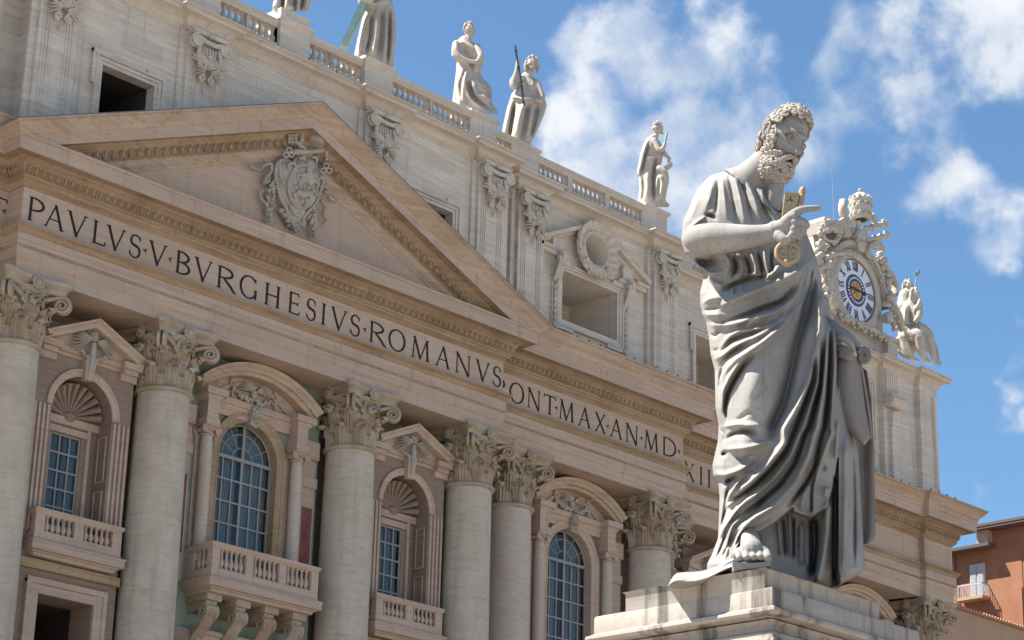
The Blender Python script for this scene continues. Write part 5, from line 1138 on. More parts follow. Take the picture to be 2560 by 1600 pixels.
slab('plinth', 1.1, 1.0, [(0, 7.3), (0, 7.655), (-.012, 7.68), (-.03, 7.688)])
AX = (-1.11, 1.75, -1.11, 1.47)
slab2('upper_slab', *AX, [(-.4, 7.14), (.0, 7.15), (.05, 7.16), (.075, 7.19), (.07, 7.225), (.03, 7.24), (.0, 7.26), (.0, 7.44), (-.012, 7.465), (-.04, 7.475)])
slab2('lower_cornice', *AX, [(-.2, 6.3), (-.18, 6.55), (-.10, 6.62), (.0, 6.66), (.03, 6.70), (.03, 6.86), (.01, 6.90), (-.02, 6.92), (-.03, 6.98), (-.10, 7.02), (-.12, 7.08), (-.07, 7.13), (-.3, 7.145)])
slab2('die', AX[0]+.2, AX[1]-.2, AX[2]+.2, AX[3]-.2, [(.35, 0), (.35, .6), (.2, .75), (.05, 1.0), (0, 1.1), (0, 6.2), (.04, 6.31)])
# ================================================================ statues along the roof
def Lw(O, px, py, y):      # measured position -> metres in a frame at O whose y axis points away from the viewer
    px = np.asarray(px, float); py = np.asarray(py, float); y = np.asarray(y, float)
    v = _d[:, None]+((px.ravel()-1280)/5680.7)[None]*_r[:, None]-((py.ravel()-800)/5680.7)[None]*_u[:, None]
    c0 = CAM-O; t = (y.ravel()-c0@EY)/(EY@v); P = c0[:, None]+v*t
    return np.stack([EX@P, np.broadcast_to(y.ravel(), t.shape), P[2]], -1)
class Carved:
    def __init__(s, O, org, sc, depth=None):
        s.O = np.array(O, float); s.org = org; s.sc = sc; s.mpp = float((s.O+np.array([0, 0, 2.7])-CAM)@_d)/5680.7/sc
    def px(s, p): return (s.org[0]+p[0]/s.sc, s.org[1]+p[1]/s.sc)
    def at(s, x, y, d): X, Y = s.px((x, y)); return Lw(s.O, [X], [Y], [d])[0]
    def body(s, mb, LE, RE, BD, strokes, nr=150, nc=80, c0=-.15, back=.7):
        r0, r1 = LE[0][1], LE[-1][1]; rows = np.linspace(r0, r1, nr); le = np.interp(rows, [q[1] for q in LE], [q[0] for q in LE]); re = np.interp(rows, [q[1] for q in RE], [q[0] for q in RE]); bd = np.interp(rows, [q[0] for q in BD], [q[1] for q in BD])
        u = -np.cos(np.linspace(0, PI, nc)); X = le[:, None]+(re-le)[:, None]*(u[None]+1)/2; Y = np.repeat(rows[:, None], nc, 1)
        sm = np.where(u < c0, (u-c0)/(1+c0), (u-c0)/(1-c0)); D = -bd[:, None]*np.sqrt(np.clip(1-np.abs(sm)[None]**2.3, 0, 1)); F = np.zeros_like(D)
        for pts, w, h in strokes:
            p = np.array(pts, float); t = np.r_[0, np.cumsum(np.hypot(*np.diff(p, axis=0).T))]; tt = np.linspace(0, t[-1], 24); q = np.c_[np.interp(tt, t, p[:, 0]), np.interp(tt, t, p[:, 1])]
            for _ in range(4): q[1:-1] = .5*q[1:-1]+.25*(q[:-2]+q[2:])
            dd = np.full(X.shape, 1e9); ta = np.zeros(X.shape)
            for i in range(23):
                a, b = q[i], q[i+1]; d = b-a; k = np.clip(((X-a[0])*d[0]+(Y-a[1])*d[1])/(d@d+1e-9), 0, 1); e2 = (X-a[0]-k*d[0])**2+(Y-a[1]-k*d[1])**2; m = e2 < dd; dd[m] = e2[m]; ta[m] = ((i+k)/23)[m]
            F += 1.7*h*np.exp(-dd/w**2)*np.clip(np.minimum(ta, 1-ta)/.25+.2, 0, 1)
        ed = np.clip((1-np.abs(u))*8, 0, 1)[None]
        f = lambda Dp: Lw(s.O, *[np.array(q) for q in zip(*[s.px((a, b)) for a, b in zip(X.ravel(), Y.ravel())])], Dp.ravel()).reshape(nr, nc, 3)
        Pf = f(np.minimum(D-F*ed, -.001)); Pb = f(bd[:, None]*back*np.sqrt(np.clip(1-np.abs(u)[None]**2.3, 0, 1)))
        for P in (Pf, Pb): P[:, :, 2] = np.maximum(P[:, :, 2], -.02)
        mb.grid(Pf.tolist(), flip=True); mb.grid(Pb.tolist())
        mb.add(np.concatenate([Pf[0], Pb[0][::-1]]).tolist(), [tuple(range(2*nc))]); mb.add(np.concatenate([Pf[-1], Pb[-1][::-1]]).tolist(), [tuple(range(2*nc))[::-1]])
    def limb(s, mb, pts, seg=10, flat=1.0):
        q = np.array([s.at(x, y, d) for x, y, r, d in pts]); r = np.array([r*s.mpp for x, y, r, d in pts]); n = len(q); t = np.linspace(0, n-1, (n-1)*4+1)
        qi = np.stack([np.interp(t, range(n), q[:, i]) for i in range(3)], 1); ri = np.interp(t, range(n), r)
        for _ in range(2): qi[1:-1] = .5*qi[1:-1]+.25*(qi[:-2]+qi[2:])
        mb.tube(qi, ri, seg, True, flat); mb.ball(qi[0], ri[0], 10, 6); mb.ball(qi[-1], ri[-1], 10, 6)
    def head(s, mb, hr, x, y, r, d, yaw, seed=1, hair=40, long=0, beard=False):
        c = s.at(x, y, d); R = r*s.mpp; ca, sa = math.cos(yaw), math.sin(yaw); Rm = np.array([[ca, -sa, 0], [sa, ca, 0], [0, 0, 1]])
        def P(a): return Rm@np.array(a)*R+c
        mb.ball(c, (R*.80, R*.95, R*1.15), 16, 12, Rm)
        mb.ball(P((0, -.93, -.12)), (.13*R, .22*R, .26*R), 8, 6, Rm); mb.ball(P((0, -.85, .22)), (.5*R, .16*R, .1*R), 8, 6, Rm); mb.ball(P((0, -.72, -.85)), (.28*R, .28*R, .24*R), 8, 6, Rm); mb.ball(P((0, -.84, -.5)), (.26*R, .16*R, .1*R), 8, 6, Rm)
        for k in (-1, 1): mb.ball(P((k*.36, -.66, -.25)), (.26*R, .26*R, .26*R), 8, 6, Rm); mb.ball(P((k*.8, .05, 0)), (.1*R, .2*R, .26*R), 8, 6, Rm)
        rnd = random.Random(seed)
        for i in range(hair):
            a = rnd.uniform(0, 2*PI); b = rnd.uniform(-.35, 1.0); q = math.sqrt(max(0, 1-b*b)); v = np.array([math.cos(a)*q*.85, math.sin(a)*q, b*1.18])
            if v[1] < -.45 and v[2] < .75: continue
            hr.ball(P(v*1.02), R*rnd.uniform(.16, .26), 6, 4)
        for k in (-1, 1):
            if long: hr.tube([P((k*.8, .1, .5)), P((k*.95, .1, -.2)), P((k*.95, .05, -.9)), P((k*.8, .0, -1.5))], [.25*R, .3*R, .3*R, .15*R], 7)
        if beard:
            for i in range(16): hr.ball(P((rnd.uniform(-.45, .45), rnd.uniform(-.95, -.5), rnd.uniform(-1.35, -.6))), R*rnd.uniform(.14, .24), 6, 4)
def roof_statue(O, label): return empty('roof_statue', O, label, 'statue', 'marble statues along the roof balustrade', rz=-_ya)
def bld(mb, name, m, par, ang=60): return mb.build(name, m, par, ang)
A2 = ((850, 0), 2.8)
# spearless curly-haired figure with wind-blown robe
O = (13.9, 1.8, 54.0); S_ = Carved(O, *A2, 112); par = roof_statue(O, 'curly haired marble roof statue clasping both hands, robe billowing out at its foot')
mb = M(); hr = M()
S_.body(mb, [(860, 250), (815, 285), (788, 312), (780, 350), (780, 390), (800, 410), (815, 440), (812, 500), (800, 600), (787, 700), (782, 735), (790, 800)], [(915, 280), (950, 312), (985, 360), (1012, 400), (1000, 450), (985, 510), (1000, 550), (1040, 585), (1060, 620), (1068, 680), (1062, 720), (1100, 770), (1105, 800)],
        [(250, .25), (320, .5), (450, .6), (600, .75), (800, .95)], [([(835, 760), (860, 610), (860, 480)], 16, .16), ([(850, 720), (842, 590), (880, 470)], 9, -.22), ([(880, 480), (872, 600), (905, 690), (1000, 755)], 13, .18), ([(895, 560), (935, 690), (1050, 765)], 11, -.22), ([(915, 560), (960, 660), (1065, 700)], 18, .16), ([(940, 500), (985, 600), (1060, 650)], 22, .12), ([(1000, 600), (1030, 640), (1045, 700)], 10, -.15), ([(820, 300), (860, 290), (930, 340), (960, 400)], 14, .12), ([(860, 330), (900, 380), (940, 420)], 12, -.10), ([(805, 420), (800, 600), (795, 740)], 12, .10), ([(985, 380), (960, 460), (930, 520)], 14, .10), ([(905, 430), (950, 500), (965, 560)], 12, -.12)])
S_.limb(mb, [(815, 310, 30, -.3), (808, 360, 30, -.5), (830, 400, 24, -.62), (880, 425, 18, -.66), (925, 435, 13, -.68)]); S_.limb(mb, [(960, 330, 26, -.2), (990, 400, 26, -.5), (960, 440, 20, -.62), (920, 430, 13, -.70)])
S_.limb(mb, [(895, 300, 32, -.1), (905, 250, 26, -.1)]); S_.head(mb, hr, 905, 205, 44, -.15, .35, 3, 60)
bld(remesh(mb, .03, 1), 'figure', 'statue', par); bld(hr, 'hair', 'statue', par)
# long-haired figure with raised arm and reed staff
O = (18.2, 2.7, 54.0); S_ = Carved(O, *A2, 117); par = roof_statue(O, 'long haired, bare chested marble roof statue raising one arm that grips a dark bronze staff')
mb = M(); hr = M()
S_.body(mb, [(1290, 505), (1262, 530), (1245, 570), (1240, 610), (1200, 660), (1188, 700), (1168, 760), (1148, 850), (1126, 960), (1180, 985), (1180, 1040)], [(1345, 530), (1378, 560), (1398, 600), (1400, 650), (1438, 700), (1448, 740), (1430, 800), (1398, 880), (1362, 960), (1335, 1000), (1335, 1040)],
        [(500, .25), (570, .5), (700, .6), (900, .7), (1040, .8)], [([(1295, 700), (1262, 800), (1240, 900), (1228, 985)], 24, .26), ([(1205, 700), (1165, 860), (1140, 965)], 14, .12), ([(1222, 720), (1200, 860), (1185, 970)], 12, -.30), ([(1190, 672), (1290, 694), (1370, 690)], 11, .16), ([(1320, 720), (1300, 850), (1270, 980)], 12, -.18), ([(1345, 720), (1330, 850), (1310, 990)], 12, .12), ([(1385, 720), (1365, 850), (1335, 970)], 12, -.2), ([(1425, 730), (1400, 830), (1350, 980)], 13, .1), ([(1300, 560), (1310, 640)], 12, -.05), ([(1270, 580), (1290, 585)], 16, .06), ([(1340, 590), (1355, 590)], 16, .06)])
S_.limb(mb, [(1275, 555, 32, -.25), (1215, 560, 32, -.45), (1218, 600, 30, -.5)]); S_.limb(mb, [(1215, 575, 26, -.5), (1240, 510, 22, -.6), (1246, 440, 16, -.65), (1246, 420, 12, -.65)]); S_.limb(mb, [(1380, 580, 26, -.2), (1420, 680, 22, -.4), (1400, 715, 17, -.6), (1375, 700, 15, -.7)])
S_.limb(mb, [(1320, 560, 30, -.15), (1330, 500, 24, -.2)]); S_.head(mb, hr, 1345, 445, 46, -.25, .15, 5, 50, 1, True)
bld(remesh(mb, .03, 1), 'figure', 'statue', par); bld(hr, 'hair', 'statue', par)
mb = M(); S_.limb(mb, [(1227, 320, 6, -.85), (1232, 370, 8, -.85), (1246, 440, 6, -.85), (1266, 560, 8, -.85), (1276, 660, 8, -.85), (1287, 740, 8, -.85)], 7)
for x, y in ((1231, 355), (1250, 470), (1270, 600)): mb.ball(S_.at(x, y, -.85), .09, 6, 5)
stf = mb.build('staff', 'iron', None, 50); stf.location = O; stf.rotation_euler = (0, 0, -_ya); tag(stf, 'slim dark bronze staff held upright by the long haired roof statue', 'staff')
# bearded figure with knife and book
O = (29.9, 2.95, 54.0); S_ = Carved(O, *A2, 126); par = roof_statue(O, 'cloaked marble roof statue with one raised knee, looking right while lifting a knife')
mb = M(); hr = M()
S_.body(mb, [(2192, 940), (2152, 962), (2122, 1010), (2102, 1080), (2082, 1180), (2076, 1215), (2090, 1240), (2095, 1320), (2086, 1400), (2090, 1450)], [(2215, 960), (2242, 1000), (2250, 1040), (2262, 1090), (2250, 1140), (2240, 1180), (2275, 1205), (2290, 1260), (2290, 1300), (2265, 1400), (2300, 1440), (2300, 1450)],
        [(940, .25), (1000, .45), (1150, .5), (1300, .6), (1450, .7)], [([(2150, 985), (2120, 1080), (2090, 1210)], 14, .14), ([(2162, 1000), (2135, 1100), (2110, 1220)], 9, -.2), ([(2215, 1090), (2192, 1250), (2198, 1400)], 11, -.26), ([(2150, 1200), (2155, 1300), (2140, 1410)], 20, .12), ([(2240, 1195), (2262, 1270), (2250, 1400)], 24, .22), ([(2120, 1240), (2125, 1330), (2112, 1410)], 8, -.14), ([(2200, 980), (2220, 1040), (2225, 1090)], 10, -.06), ([(2130, 1110), (2180, 1100), (2225, 1095)], 10, .08), ([(2225, 1230), (2212, 1320), (2225, 1410)], 8, .10)])
S_.limb(mb, [(2200, 985, 22, -.3), (2235, 1060, 20, -.5), (2262, 1040, 15, -.55), (2276, 1000, 11, -.55)]); S_.limb(mb, [(2225, 1000, 18, 0), (2270, 1075, 17, -.2), (2310, 1110, 12, -.3), (2300, 1130, 11, -.35)]); S_.limb(mb, [(2238, 1185, 30, -.5), (2270, 1210, 28, -.6), (2285, 1260, 22, -.6), (2270, 1330, 20, -.5), (2262, 1410, 15, -.45), (2295, 1435, 12, -.5)])
S_.limb(mb, [(2205, 970, 22, -.1), (2218, 930, 18, -.1)]); S_.head(mb, hr, 2226, 893, 38, -.15, 1.1, 7, 60, 0, True)
bld(remesh(mb, .03, 1), 'figure', 'statue', par); bld(hr, 'hair', 'statue', par)
mb = M(); S_.limb(mb, [(2276, 1005, 5, -.6), (2280, 975, 8, -.6), (2286, 945, 8, -.6), (2293, 920, 3, -.6)], 7); k_ = mb.build('knife', 'verdigris', None, 50); k_.location = O; k_.rotation_euler = (0, 0, -_ya); tag(k_, 'dark curved bronze knife lifted by the cloaked roof statue', 'knife')
mb = M(); pp = [S_.at(2232, 1190, -.45), S_.at(2322, 1130, -.45), S_.at(2330, 1150, -.45), S_.at(2245, 1210, -.45)]; qq = [p+np.array([0, .4, 0]) for p in pp]; mb.add(pp+qq, [(0, 1, 2, 3), (7, 6, 5, 4), (0, 4, 5, 1), (1, 5, 6, 2), (2, 6, 7, 3), (3, 7, 4, 0)]); k_ = mb.build('book', 'statue', None, 20); k_.location = O; k_.rotation_euler = (0, 0, -_ya); tag(k_, 'closed stone book resting on the raised knee of the cloaked roof statue', 'book')
# robed figure with green cross, cut by the top of the picture
O = (5.8, 1.55, 54.0); S_ = Carved(O, *A2); par = roof_statue(O, 'heavily draped marble roof statue holding a slanting green bronze beam, head out of frame')
mb = M(); hr = M()
S_.body(mb, [(205, -300), (165, -230), (135, -120), (122, 0), (132, 30), (168, 55), (150, 150), (125, 260), (106, 350), (97, 390), (110, 480)], [(290, -300), (345, -240), (362, -120), (362, 0), (375, 50), (390, 150), (396, 260), (385, 340), (376, 400), (375, 480)],
        [(-300, .25), (-200, .5), (0, .6), (300, .75), (480, .85)], [([(190, 110), (155, 250), (132, 380)], 16, .18), ([(228, 90), (215, 260), (180, 395)], 10, -.26), ([(262, 60), (252, 250), (222, 390)], 18, .18), ([(302, 60), (290, 280), (268, 400)], 10, -.20), ([(330, 60), (322, 300), (308, 440)], 13, .14), ([(350, 60), (342, 300), (333, 450)], 9, -.28), ([(372, 100), (375, 300), (355, 450)], 12, .12), ([(150, 20), (230, 30), (320, 0)], 14, .15), ([(180, 380), (200, 350)], 24, .10), ([(240, 380), (250, 330)], 20, .10), ([(160, -200), (240, -60), (340, 10)], 20, .14)])
S_.limb(mb, [(175, -190, 34, -.3), (140, -60, 32, -.5), (160, 15, 28, -.75), (215, 5, 20, -.9)]); S_.limb(mb, [(250, -290, 32, -.1), (250, -340, 26, -.1)]); S_.head(mb, hr, 250, -385, 46, -.15, -.2, 13, 50, 0, True)
S_.limb(mb, [(150, 385, 22, -.85), (165, 400, 16, -1.0)])
bld(remesh(mb, .03, 1), 'figure', 'statue', par); bld(hr, 'hair', 'statue', par)
CR = empty('bronze_cross', O, 'green weathered bronze cross beam slanting beside the draped roof statue', 'cross', rz=-_ya)
def beam(p0, p1, w):
    mb = M(); a, b = S_.at(*p0), S_.at(*p1); t = (b-a)/np.linalg.norm(b-a); n1 = np.cross(t, [0, 1, 0]); n1 /= np.linalg.norm(n1); n2 = np.cross(t, n1); v = []
    for p in (a, b):
        for i, j in ((-1, -1), (1, -1), (1, 1), (-1, 1)): v.append(p+n1*w*i+n2*w*j)
    return mb.add(v, [(3, 2, 1, 0), (4, 5, 6, 7), (0, 1, 5, 4), (1, 2, 6, 5), (2, 3, 7, 6), (3, 0, 4, 7)])
beam((26, 330, -.9), (300, -260, -.55), .19).build('upright', 'verdigris', CR, 0); beam((120, -260, -.72), (330, -90, -.50), .18).build('crossbar', 'verdigris', CR, 0)
# robed figure on the tall block, only its legs in the picture
A1 = ((400, 0), 6.0475)
O = (0.0, 1.55, 54.55); S_ = Carved(O, *A1); par = roof_statue(O, 'marble roof statue on the extra square block, only its draped legs in frame')
mb = M(); hr = M()
S_.body(mb, [(1900, -1350), (1780, -1240), (1720, -900), (1700, -500), (1740, -100), (1722, 60), (1700, 110), (1705, 170)], [(2060, -1350), (2180, -1250), (2240, -900), (2290, -400), (2300, 0), (2262, 110), (2245, 220), (2240, 330)],
        [(-1350, .25), (-1100, .5), (-500, .65), (330, .8)], [([(1800, -300), (1760, -100), (1745, 110)], 50, .2), ([(1885, -300), (1870, -50), (1850, 150)], 24, -.35), ([(1960, -300), (1930, -60), (1905, 130)], 40, .2), ([(2030, -250), (2060, 0), (2030, 150)], 22, -.25), ([(2110, -250), (2100, 0), (2075, 180)], 40, .18), ([(2180, -200), (2160, 0), (2120, 160)], 18, -.3), ([(2240, -200), (2230, 50), (2180, 220)], 30, .14), ([(1750, -500), (1900, -420), (2200, -450)], 40, .2), ([(1800, -1000), (2000, -800), (2200, -700)], 40, .15)])
S_.limb(mb, [(1800, -1150, 70, -.2), (1700, -900, 65, -.5), (1750, -700, 55, -.8)]); S_.limb(mb, [(2180, -1150, 70, -.2), (2330, -1100, 60, -.4), (2400, -1350, 45, -.5)]); S_.limb(mb, [(1980, -1330, 70, -.1), (1985, -1440, 55, -.1)]); S_.head(mb, hr, 1990, -1540, 100, -.1, -.1, 17, 50, 1, True)
for pts in ([(1760, 40, 50, -.8), (1745, 110, 45, -1.0)], [(1960, 60, 45, -.7), (1985, 130, 40, -.95)]): S_.limb(mb, pts)
bld(remesh(mb, .03, 1), 'figure', 'statue', par); bld(hr, 'hair', 'statue', par)
# ================================================================ coat of arms in the pediment
CA = Carved((0, -.05, 0), (600, 280), 4.2)
class Flat:      # relief drawn on a plane facing -Y at depth y
    def __init__(s, org, sc, y): s.org, s.sc, s.y = org, sc, y
    def at(s, x, y, d=0.):
        v = _d+((s.org[0]+x/s.sc)-1280)/5680.7*_r-((s.org[1]+y/s.sc)-800)/5680.7*_u
        p = CAM+v*((s.y-CAM[1])/v[1]); return np.array([p[0], s.y+d, p[2]])
    def limb(s, mb, pts, seg=8, flat=1.0, k=.0050):
        q = np.array([s.at(x, y, d) for x, y, r, d in pts]); r = np.array([r*k for x, y, r, d in pts]); n = len(q); t = np.linspace(0, n-1, (n-1)*4+1)
        qi = np.stack([np.interp(t, range(n), q[:, i]) for i in range(3)], 1); ri = np.interp(t, range(n), r)
        for _ in range(2): qi[1:-1] = .5*qi[1:-1]+.25*(qi[:-2]+qi[2:])
        mb.tube(qi, ri, seg, True, flat)
    def dot(s, mb, x, y, r, d=0, k=.0050, n=8): mb.ball(s.at(x, y, d), r*k, n, 6)
ARM = empty('coat_of_arms', (0, 0, 0)); ARM.parent = BAS
F = Flat((600, 280), 4.2, -.12)
mb = M(); outl = [(370, 540), (430, 505), (530, 560), (560, 490), (640, 462), (730, 480), (765, 520), (760, 600), (830, 660), (835, 760), (800, 850), (780, 930), (720, 1010), (660, 1080), (620, 1180), (580, 1205), (520, 1190), (480, 1130), (455, 1010), (400, 930), (365, 800), (345, 700), (350, 600)]
o3 = [F.at(x, y, -.12) for x, y in outl]; cc = F.at(590, 800, -.12); n = len(o3)
mb.grid([[tuple(cc+(p-cc)*t+np.array([0, -.42*(1-t**3)**.6, 0])) for t in np.linspace(.02, 1, 10)]+[tuple(p+np.array([0, .3, 0]))] for p in o3], close_u=True)
F.limb(mb, [(x, y, 22, -.2) for x, y in outl+outl[:1]], 8)
F.limb(mb, [(585+150*math.cos(a), 810+225*math.sin(a), 17, -.50) for a in np.linspace(0, 2*PI, 28)], 8)
for p in ([(450, 640, 15, -.5), (430, 580, 18, -.5), (490, 560, 18, -.5), (520, 600, 12, -.5)], [(370, 560, 18, -.3), (375, 700, 20, -.35), (400, 780, 16, -.4), (430, 770, 12, -.4)], [(760, 730, 16, -.4), (790, 700, 20, -.45), (820, 740, 20, -.4), (800, 800, 18, -.4), (770, 900, 16, -.4), (735, 880, 10, -.4)], [(470, 1000, 16, -.4), (510, 1090, 20, -.4), (560, 1120, 18, -.4), (590, 1060, 12, -.4)], [(600, 1150, 14, -.35), (660, 1060, 18, -.4), (740, 980, 16, -.4), (770, 900, 12, -.4)], [(560, 520, 14, -.4), (600, 500, 18, -.45), (620, 540, 12, -.45)], [(690, 500, 16, -.45), (740, 500, 18, -.4), (750, 550, 12, -.4)]): F.limb(mb, p)
head(mb, *F.at(660, 590, -.45)[[0, 1, 2]], .8, False); part(mb, 'shield', 'relief', ARM, ang=50)
mb = M()
F.limb(mb, [(640, 650, 30, -.6), (640, 700, 48, -.6), (650, 760, 50, -.6), (630, 800, 30, -.6)]); F.dot(mb, 632, 640, 26, -.62)
for k in (-1, 1):
    for i in range(6): F.limb(mb, [(640+k*30, 700+i*10, 18, -.6), (640+k*(70+8*i), 680+i*22, 17, -.58), (640+k*(70+4*i), 740+i*16, 10, -.55)])
F.limb(mb, [(560, 700, 14, -.55), (530, 680, 16, -.55), (525, 730, 16, -.55), (560, 760, 12, -.55)])
F.limb(mb, [(520, 860, 40, -.5), (560, 900, 46, -.55), (640, 880, 40, -.55), (670, 930, 44, -.55), (640, 1000, 34, -.5), (590, 1020, 24, -.5)])
for x, y in ((600, 850), (640, 830), (570, 960), (620, 960), (690, 860), (510, 820), (500, 900)): F.dot(mb, x, y, 30, -.52)
part(mb, 'eagle_and_dragon', 'relief', ARM, ang=50)
mb = M()       # tiara
base = F.at(708, 375, -.55); top = F.at(768, 130, -.55); ax = top-base
prof = [(.0, .36), (.02, .43), (.10, .44), (.12, .47), (.17, .47), (.2, .45), (.36, .46), (.38, .48), (.42, .48), (.45, .45), (.58, .42), (.6, .44), (.63, .43), (.66, .38), (.8, .26), (.88, .12), (.9, .06)]
mb.tube([base+ax*t for t, r in prof], [r for t, r in prof], 18); mb.ball(top, .10, 8, 6); mb.ball(base+ax*.9, .08, 8, 6)
for t, r in ((.12, .46), (.38, .47), (.6, .43)):
    for i in range(14): a = 2*PI*i/14; mb.ball(base+ax*(t+.06)+np.array([r*math.cos(a), r*math.sin(a), 0]), .055, 6, 4)
part(mb, 'tiara', 'relief', ARM, ang=50)
for bx, by, kx, ky, wx, wy in ((470, 310, 440, 460, -1, 1), (862, 490, 832, 625, 1, 1)):
    mb = M()
    for i in (-1, 0, 1):
        for j in (-1, 0, 1):
            if (i, j) in ((0, 0),): continue
            F.dot(mb, bx+i*32, by+j*34, 20, -.55)
    F.limb(mb, [(bx-40, by, 12, -.5), (bx+40, by, 12, -.5)]); F.limb(mb, [(bx, by-40, 12, -.5), (bx, by+40, 12, -.5)])
    for a in (PI*.5, PI*1.17, PI*1.83): F.limb(mb, [(kx+34*math.cos(a)+26*math.cos(b), ky-34*math.sin(a)+26*math.sin(b), 10, -.5) for b in np.linspace(0, 2*PI, 10)])
    if wx < 0: F.limb(mb, [(450, 270, 22, -.4), (530, 340, 24, -.4), (620, 410, 24, -.4), (700, 470, 22, -.3)]); F.limb(mb, [(600, 230, 26, -.4), (585, 320, 26, -.4), (560, 400, 22, -.4)])
    else: F.limb(mb, [(930, 400, 22, -.4), (800, 425, 26, -.45), (680, 445, 24, -.45), (520, 440, 34, -.4), (470, 460, 20, -.4)]); F.limb(mb, [(850, 350, 24, -.4), (790, 360, 24, -.4)])
    part(mb, 'crossed_key', 'relief', ARM, ang=50)
for chains in ([[(75, 575, 16, -.1), (110, 590, 22, -.15), (180, 625, 20, -.15), (230, 560, 26, -.2), (300, 545, 26, -.2), (300, 640, 26, -.2), (240, 700, 30, -.2), (220, 770, 30, -.2), (270, 730, 28, -.2), (280, 690, 20, -.2)], [(210, 830, 26, -.2), (170, 870, 28, -.2), (200, 940, 24, -.2), (240, 970, 18, -.2)]], [[(820, 790, 24, -.2), (880, 800, 30, -.2), (900, 870, 30, -.2), (850, 840, 24, -.2)], [(900, 900, 24, -.2), (950, 935, 22, -.15), (1010, 950, 18, -.1)], [(820, 930, 22, -.2), (870, 1000, 26, -.2), (840, 1080, 26, -.2), (880, 1140, 26, -.2), (840, 1190, 16, -.2)]]):
    mb = M()
    for c in chains: F.limb(mb, c, 8, .6)
    part(mb, 'ribbon', 'relief', ARM, ang=50)
rnd = random.Random(9)
for (x0, y0, x1, y1, w, n) in ((320, 740, 270, 1150, 46, 46), (395, 1040, 560, 1250, 34, 34), (560, 1250, 780, 980, 36, 40), (745, 1060, 745, 1320, 36, 34)):
    mb = M()
    for i in range(n):
        t = i/(n-1); ww = w*(.5+.8*math.sin(PI*min(1, t*1.1))); F.dot(mb, x0+(x1-x0)*t+rnd.uniform(-1, 1)*ww*.7, y0+(y1-y0)*t+rnd.uniform(-.5, .5)*ww, rnd.uniform(13, 26), -rnd.uniform(.05, .3))
    part(mb, 'fruit_garland', 'relief', ARM, ang=50)
# ================================================================ clock gable over the far end
CK = empty('clock', (53.9, 4.2, 51.75), 'ornate stone clock with white Roman numeral dial, topped by a tiara', 'clock')
ZC = 55.9; XC = 52.9; YC = 3.7
def ck(mb, name, m='statue', ang=45):
    mb.v = [(x-53.9, y-4.2, z-51.75) for x, y, z in mb.v]; return mb.build(name, m, CK, ang)
MT['dial'] = plain('white_enamel_dial', (.66, .66, .68), .4); MT['blue'] = plain('dark_blue_paint', (.035, .05, .16), .4); MT['goldpaint'] = plain('gold_paint', (.55, .33, .09), .4); MT['maroon'] = plain('maroon_paint', (.16, .03, .04), .5); MT['clockhand'] = plain('black_clock_hand', (.012, .014, .02), .4)
def disc(r, y, seg=56, cx=XC, cz=ZC, r0=0):
    mb = M(); pts = [[(cx+r0*math.cos(a), y, cz+r0*math.sin(a)), (cx+r*math.cos(a), y, cz+r*math.sin(a)), (cx+r*math.cos(a), y+.08, cz+r*math.sin(a))] for a in np.linspace(0, 2*PI, seg, endpoint=False)]; mb.grid(pts, close_u=True, flip=True); return mb
ck(disc(2.2, YC), 'dial', 'dial', 0); ck(disc(2.22, YC-.02, r0=2.12), 'dial_rim', 'maroon', 0); ck(disc(1.12, YC-.03), 'dial_ring', 'blue', 0); ck(disc(.62, YC-.05), 'dial_centre', 'goldpaint', 0)
mb = M()
for i in range(24): a = 2*PI*i/24; mb.ball((XC+.88*math.cos(a), YC-.05, ZC+.88*math.sin(a)), (.085, .05, .085), 8, 5)
ck(mb, 'bead_ring', 'dial')
mb = M()
for i in range(8): a = 2*PI*i/8; mb.tube([(XC+.12*math.cos(a), YC-.07, ZC+.12*math.sin(a)), (XC+.52*math.cos(a), YC-.07, ZC+.52*math.sin(a))], [.04, .09], 6, flat=.4)
ck(mb, 'rosette', 'goldpaint')
def numeral(txt, ang):
    mb = M(); w = {'I': .15, 'V': .30, 'X': .32}; tot = sum(w[c] for c in txt); x = -tot/2; n_ = [0]
    tx = np.array([math.cos(ang), -math.sin(ang)]); rd = np.array([math.sin(ang), math.cos(ang)])
    def st(u0, v0, u1, v1, wd):
        n_[0] += 1; a = tx*u0+rd*(1.72+v0); b = tx*u1+rd*(1.72+v1); ribbon(mb, [(XC+a[0], ZC+a[1]), (XC+b[0], ZC+b[1])], wd, YC-.03-.0015*n_[0])
    for c in txt:
        h = .33
        if c == 'I': st(x+w[c]/2, -h, x+w[c]/2, h, .085)
        elif c == 'V': st(x+.04, h, x+.16, -h, .095); st(x+.27, h, x+.15, -h, .045)
        else: st(x+.03, h, x+.29, -h, .095); st(x+.29, h, x+.03, -h, .045)
        x += w[c]
    return mb
for i, tx_ in enumerate(['XII', 'I', 'II', 'III', 'IIII', 'V', 'VI', 'VII', 'VIII', 'IX', 'X', 'XI']): ck(numeral(tx_, 2*PI*i/12), 'numeral', 'blue', 0)
mb = M(); ribbon(mb, [(XC-.85, ZC+.02), (XC-.5, ZC+.02), (XC, ZC+.02), (XC+.7, ZC+.03), (XC+.95, ZC+.03), (XC+1.2, ZC+.03)], [.04, .22, .16, .14, .26, .02], YC-.12); ck(mb, 'hand', 'clockhand', 0)
def annul(prof, a0, a1, n, cx=XC, cz=ZC): return [[(cx+r*math.cos(a), y, cz+r*math.sin(a)) for r, y in prof] for a in np.linspace(a0, a1, n)]
mb = M(); mb.grid(annul([(2.2, YC+.1), (2.2, YC-.15), (2.3, YC-.22), (2.62, YC-.24), (2.72, YC-.16), (2.85, YC-.14), (2.85, YC+.5)], 2*PI, 0, 60)); ck(mb, 'dial_surround', 'statue')
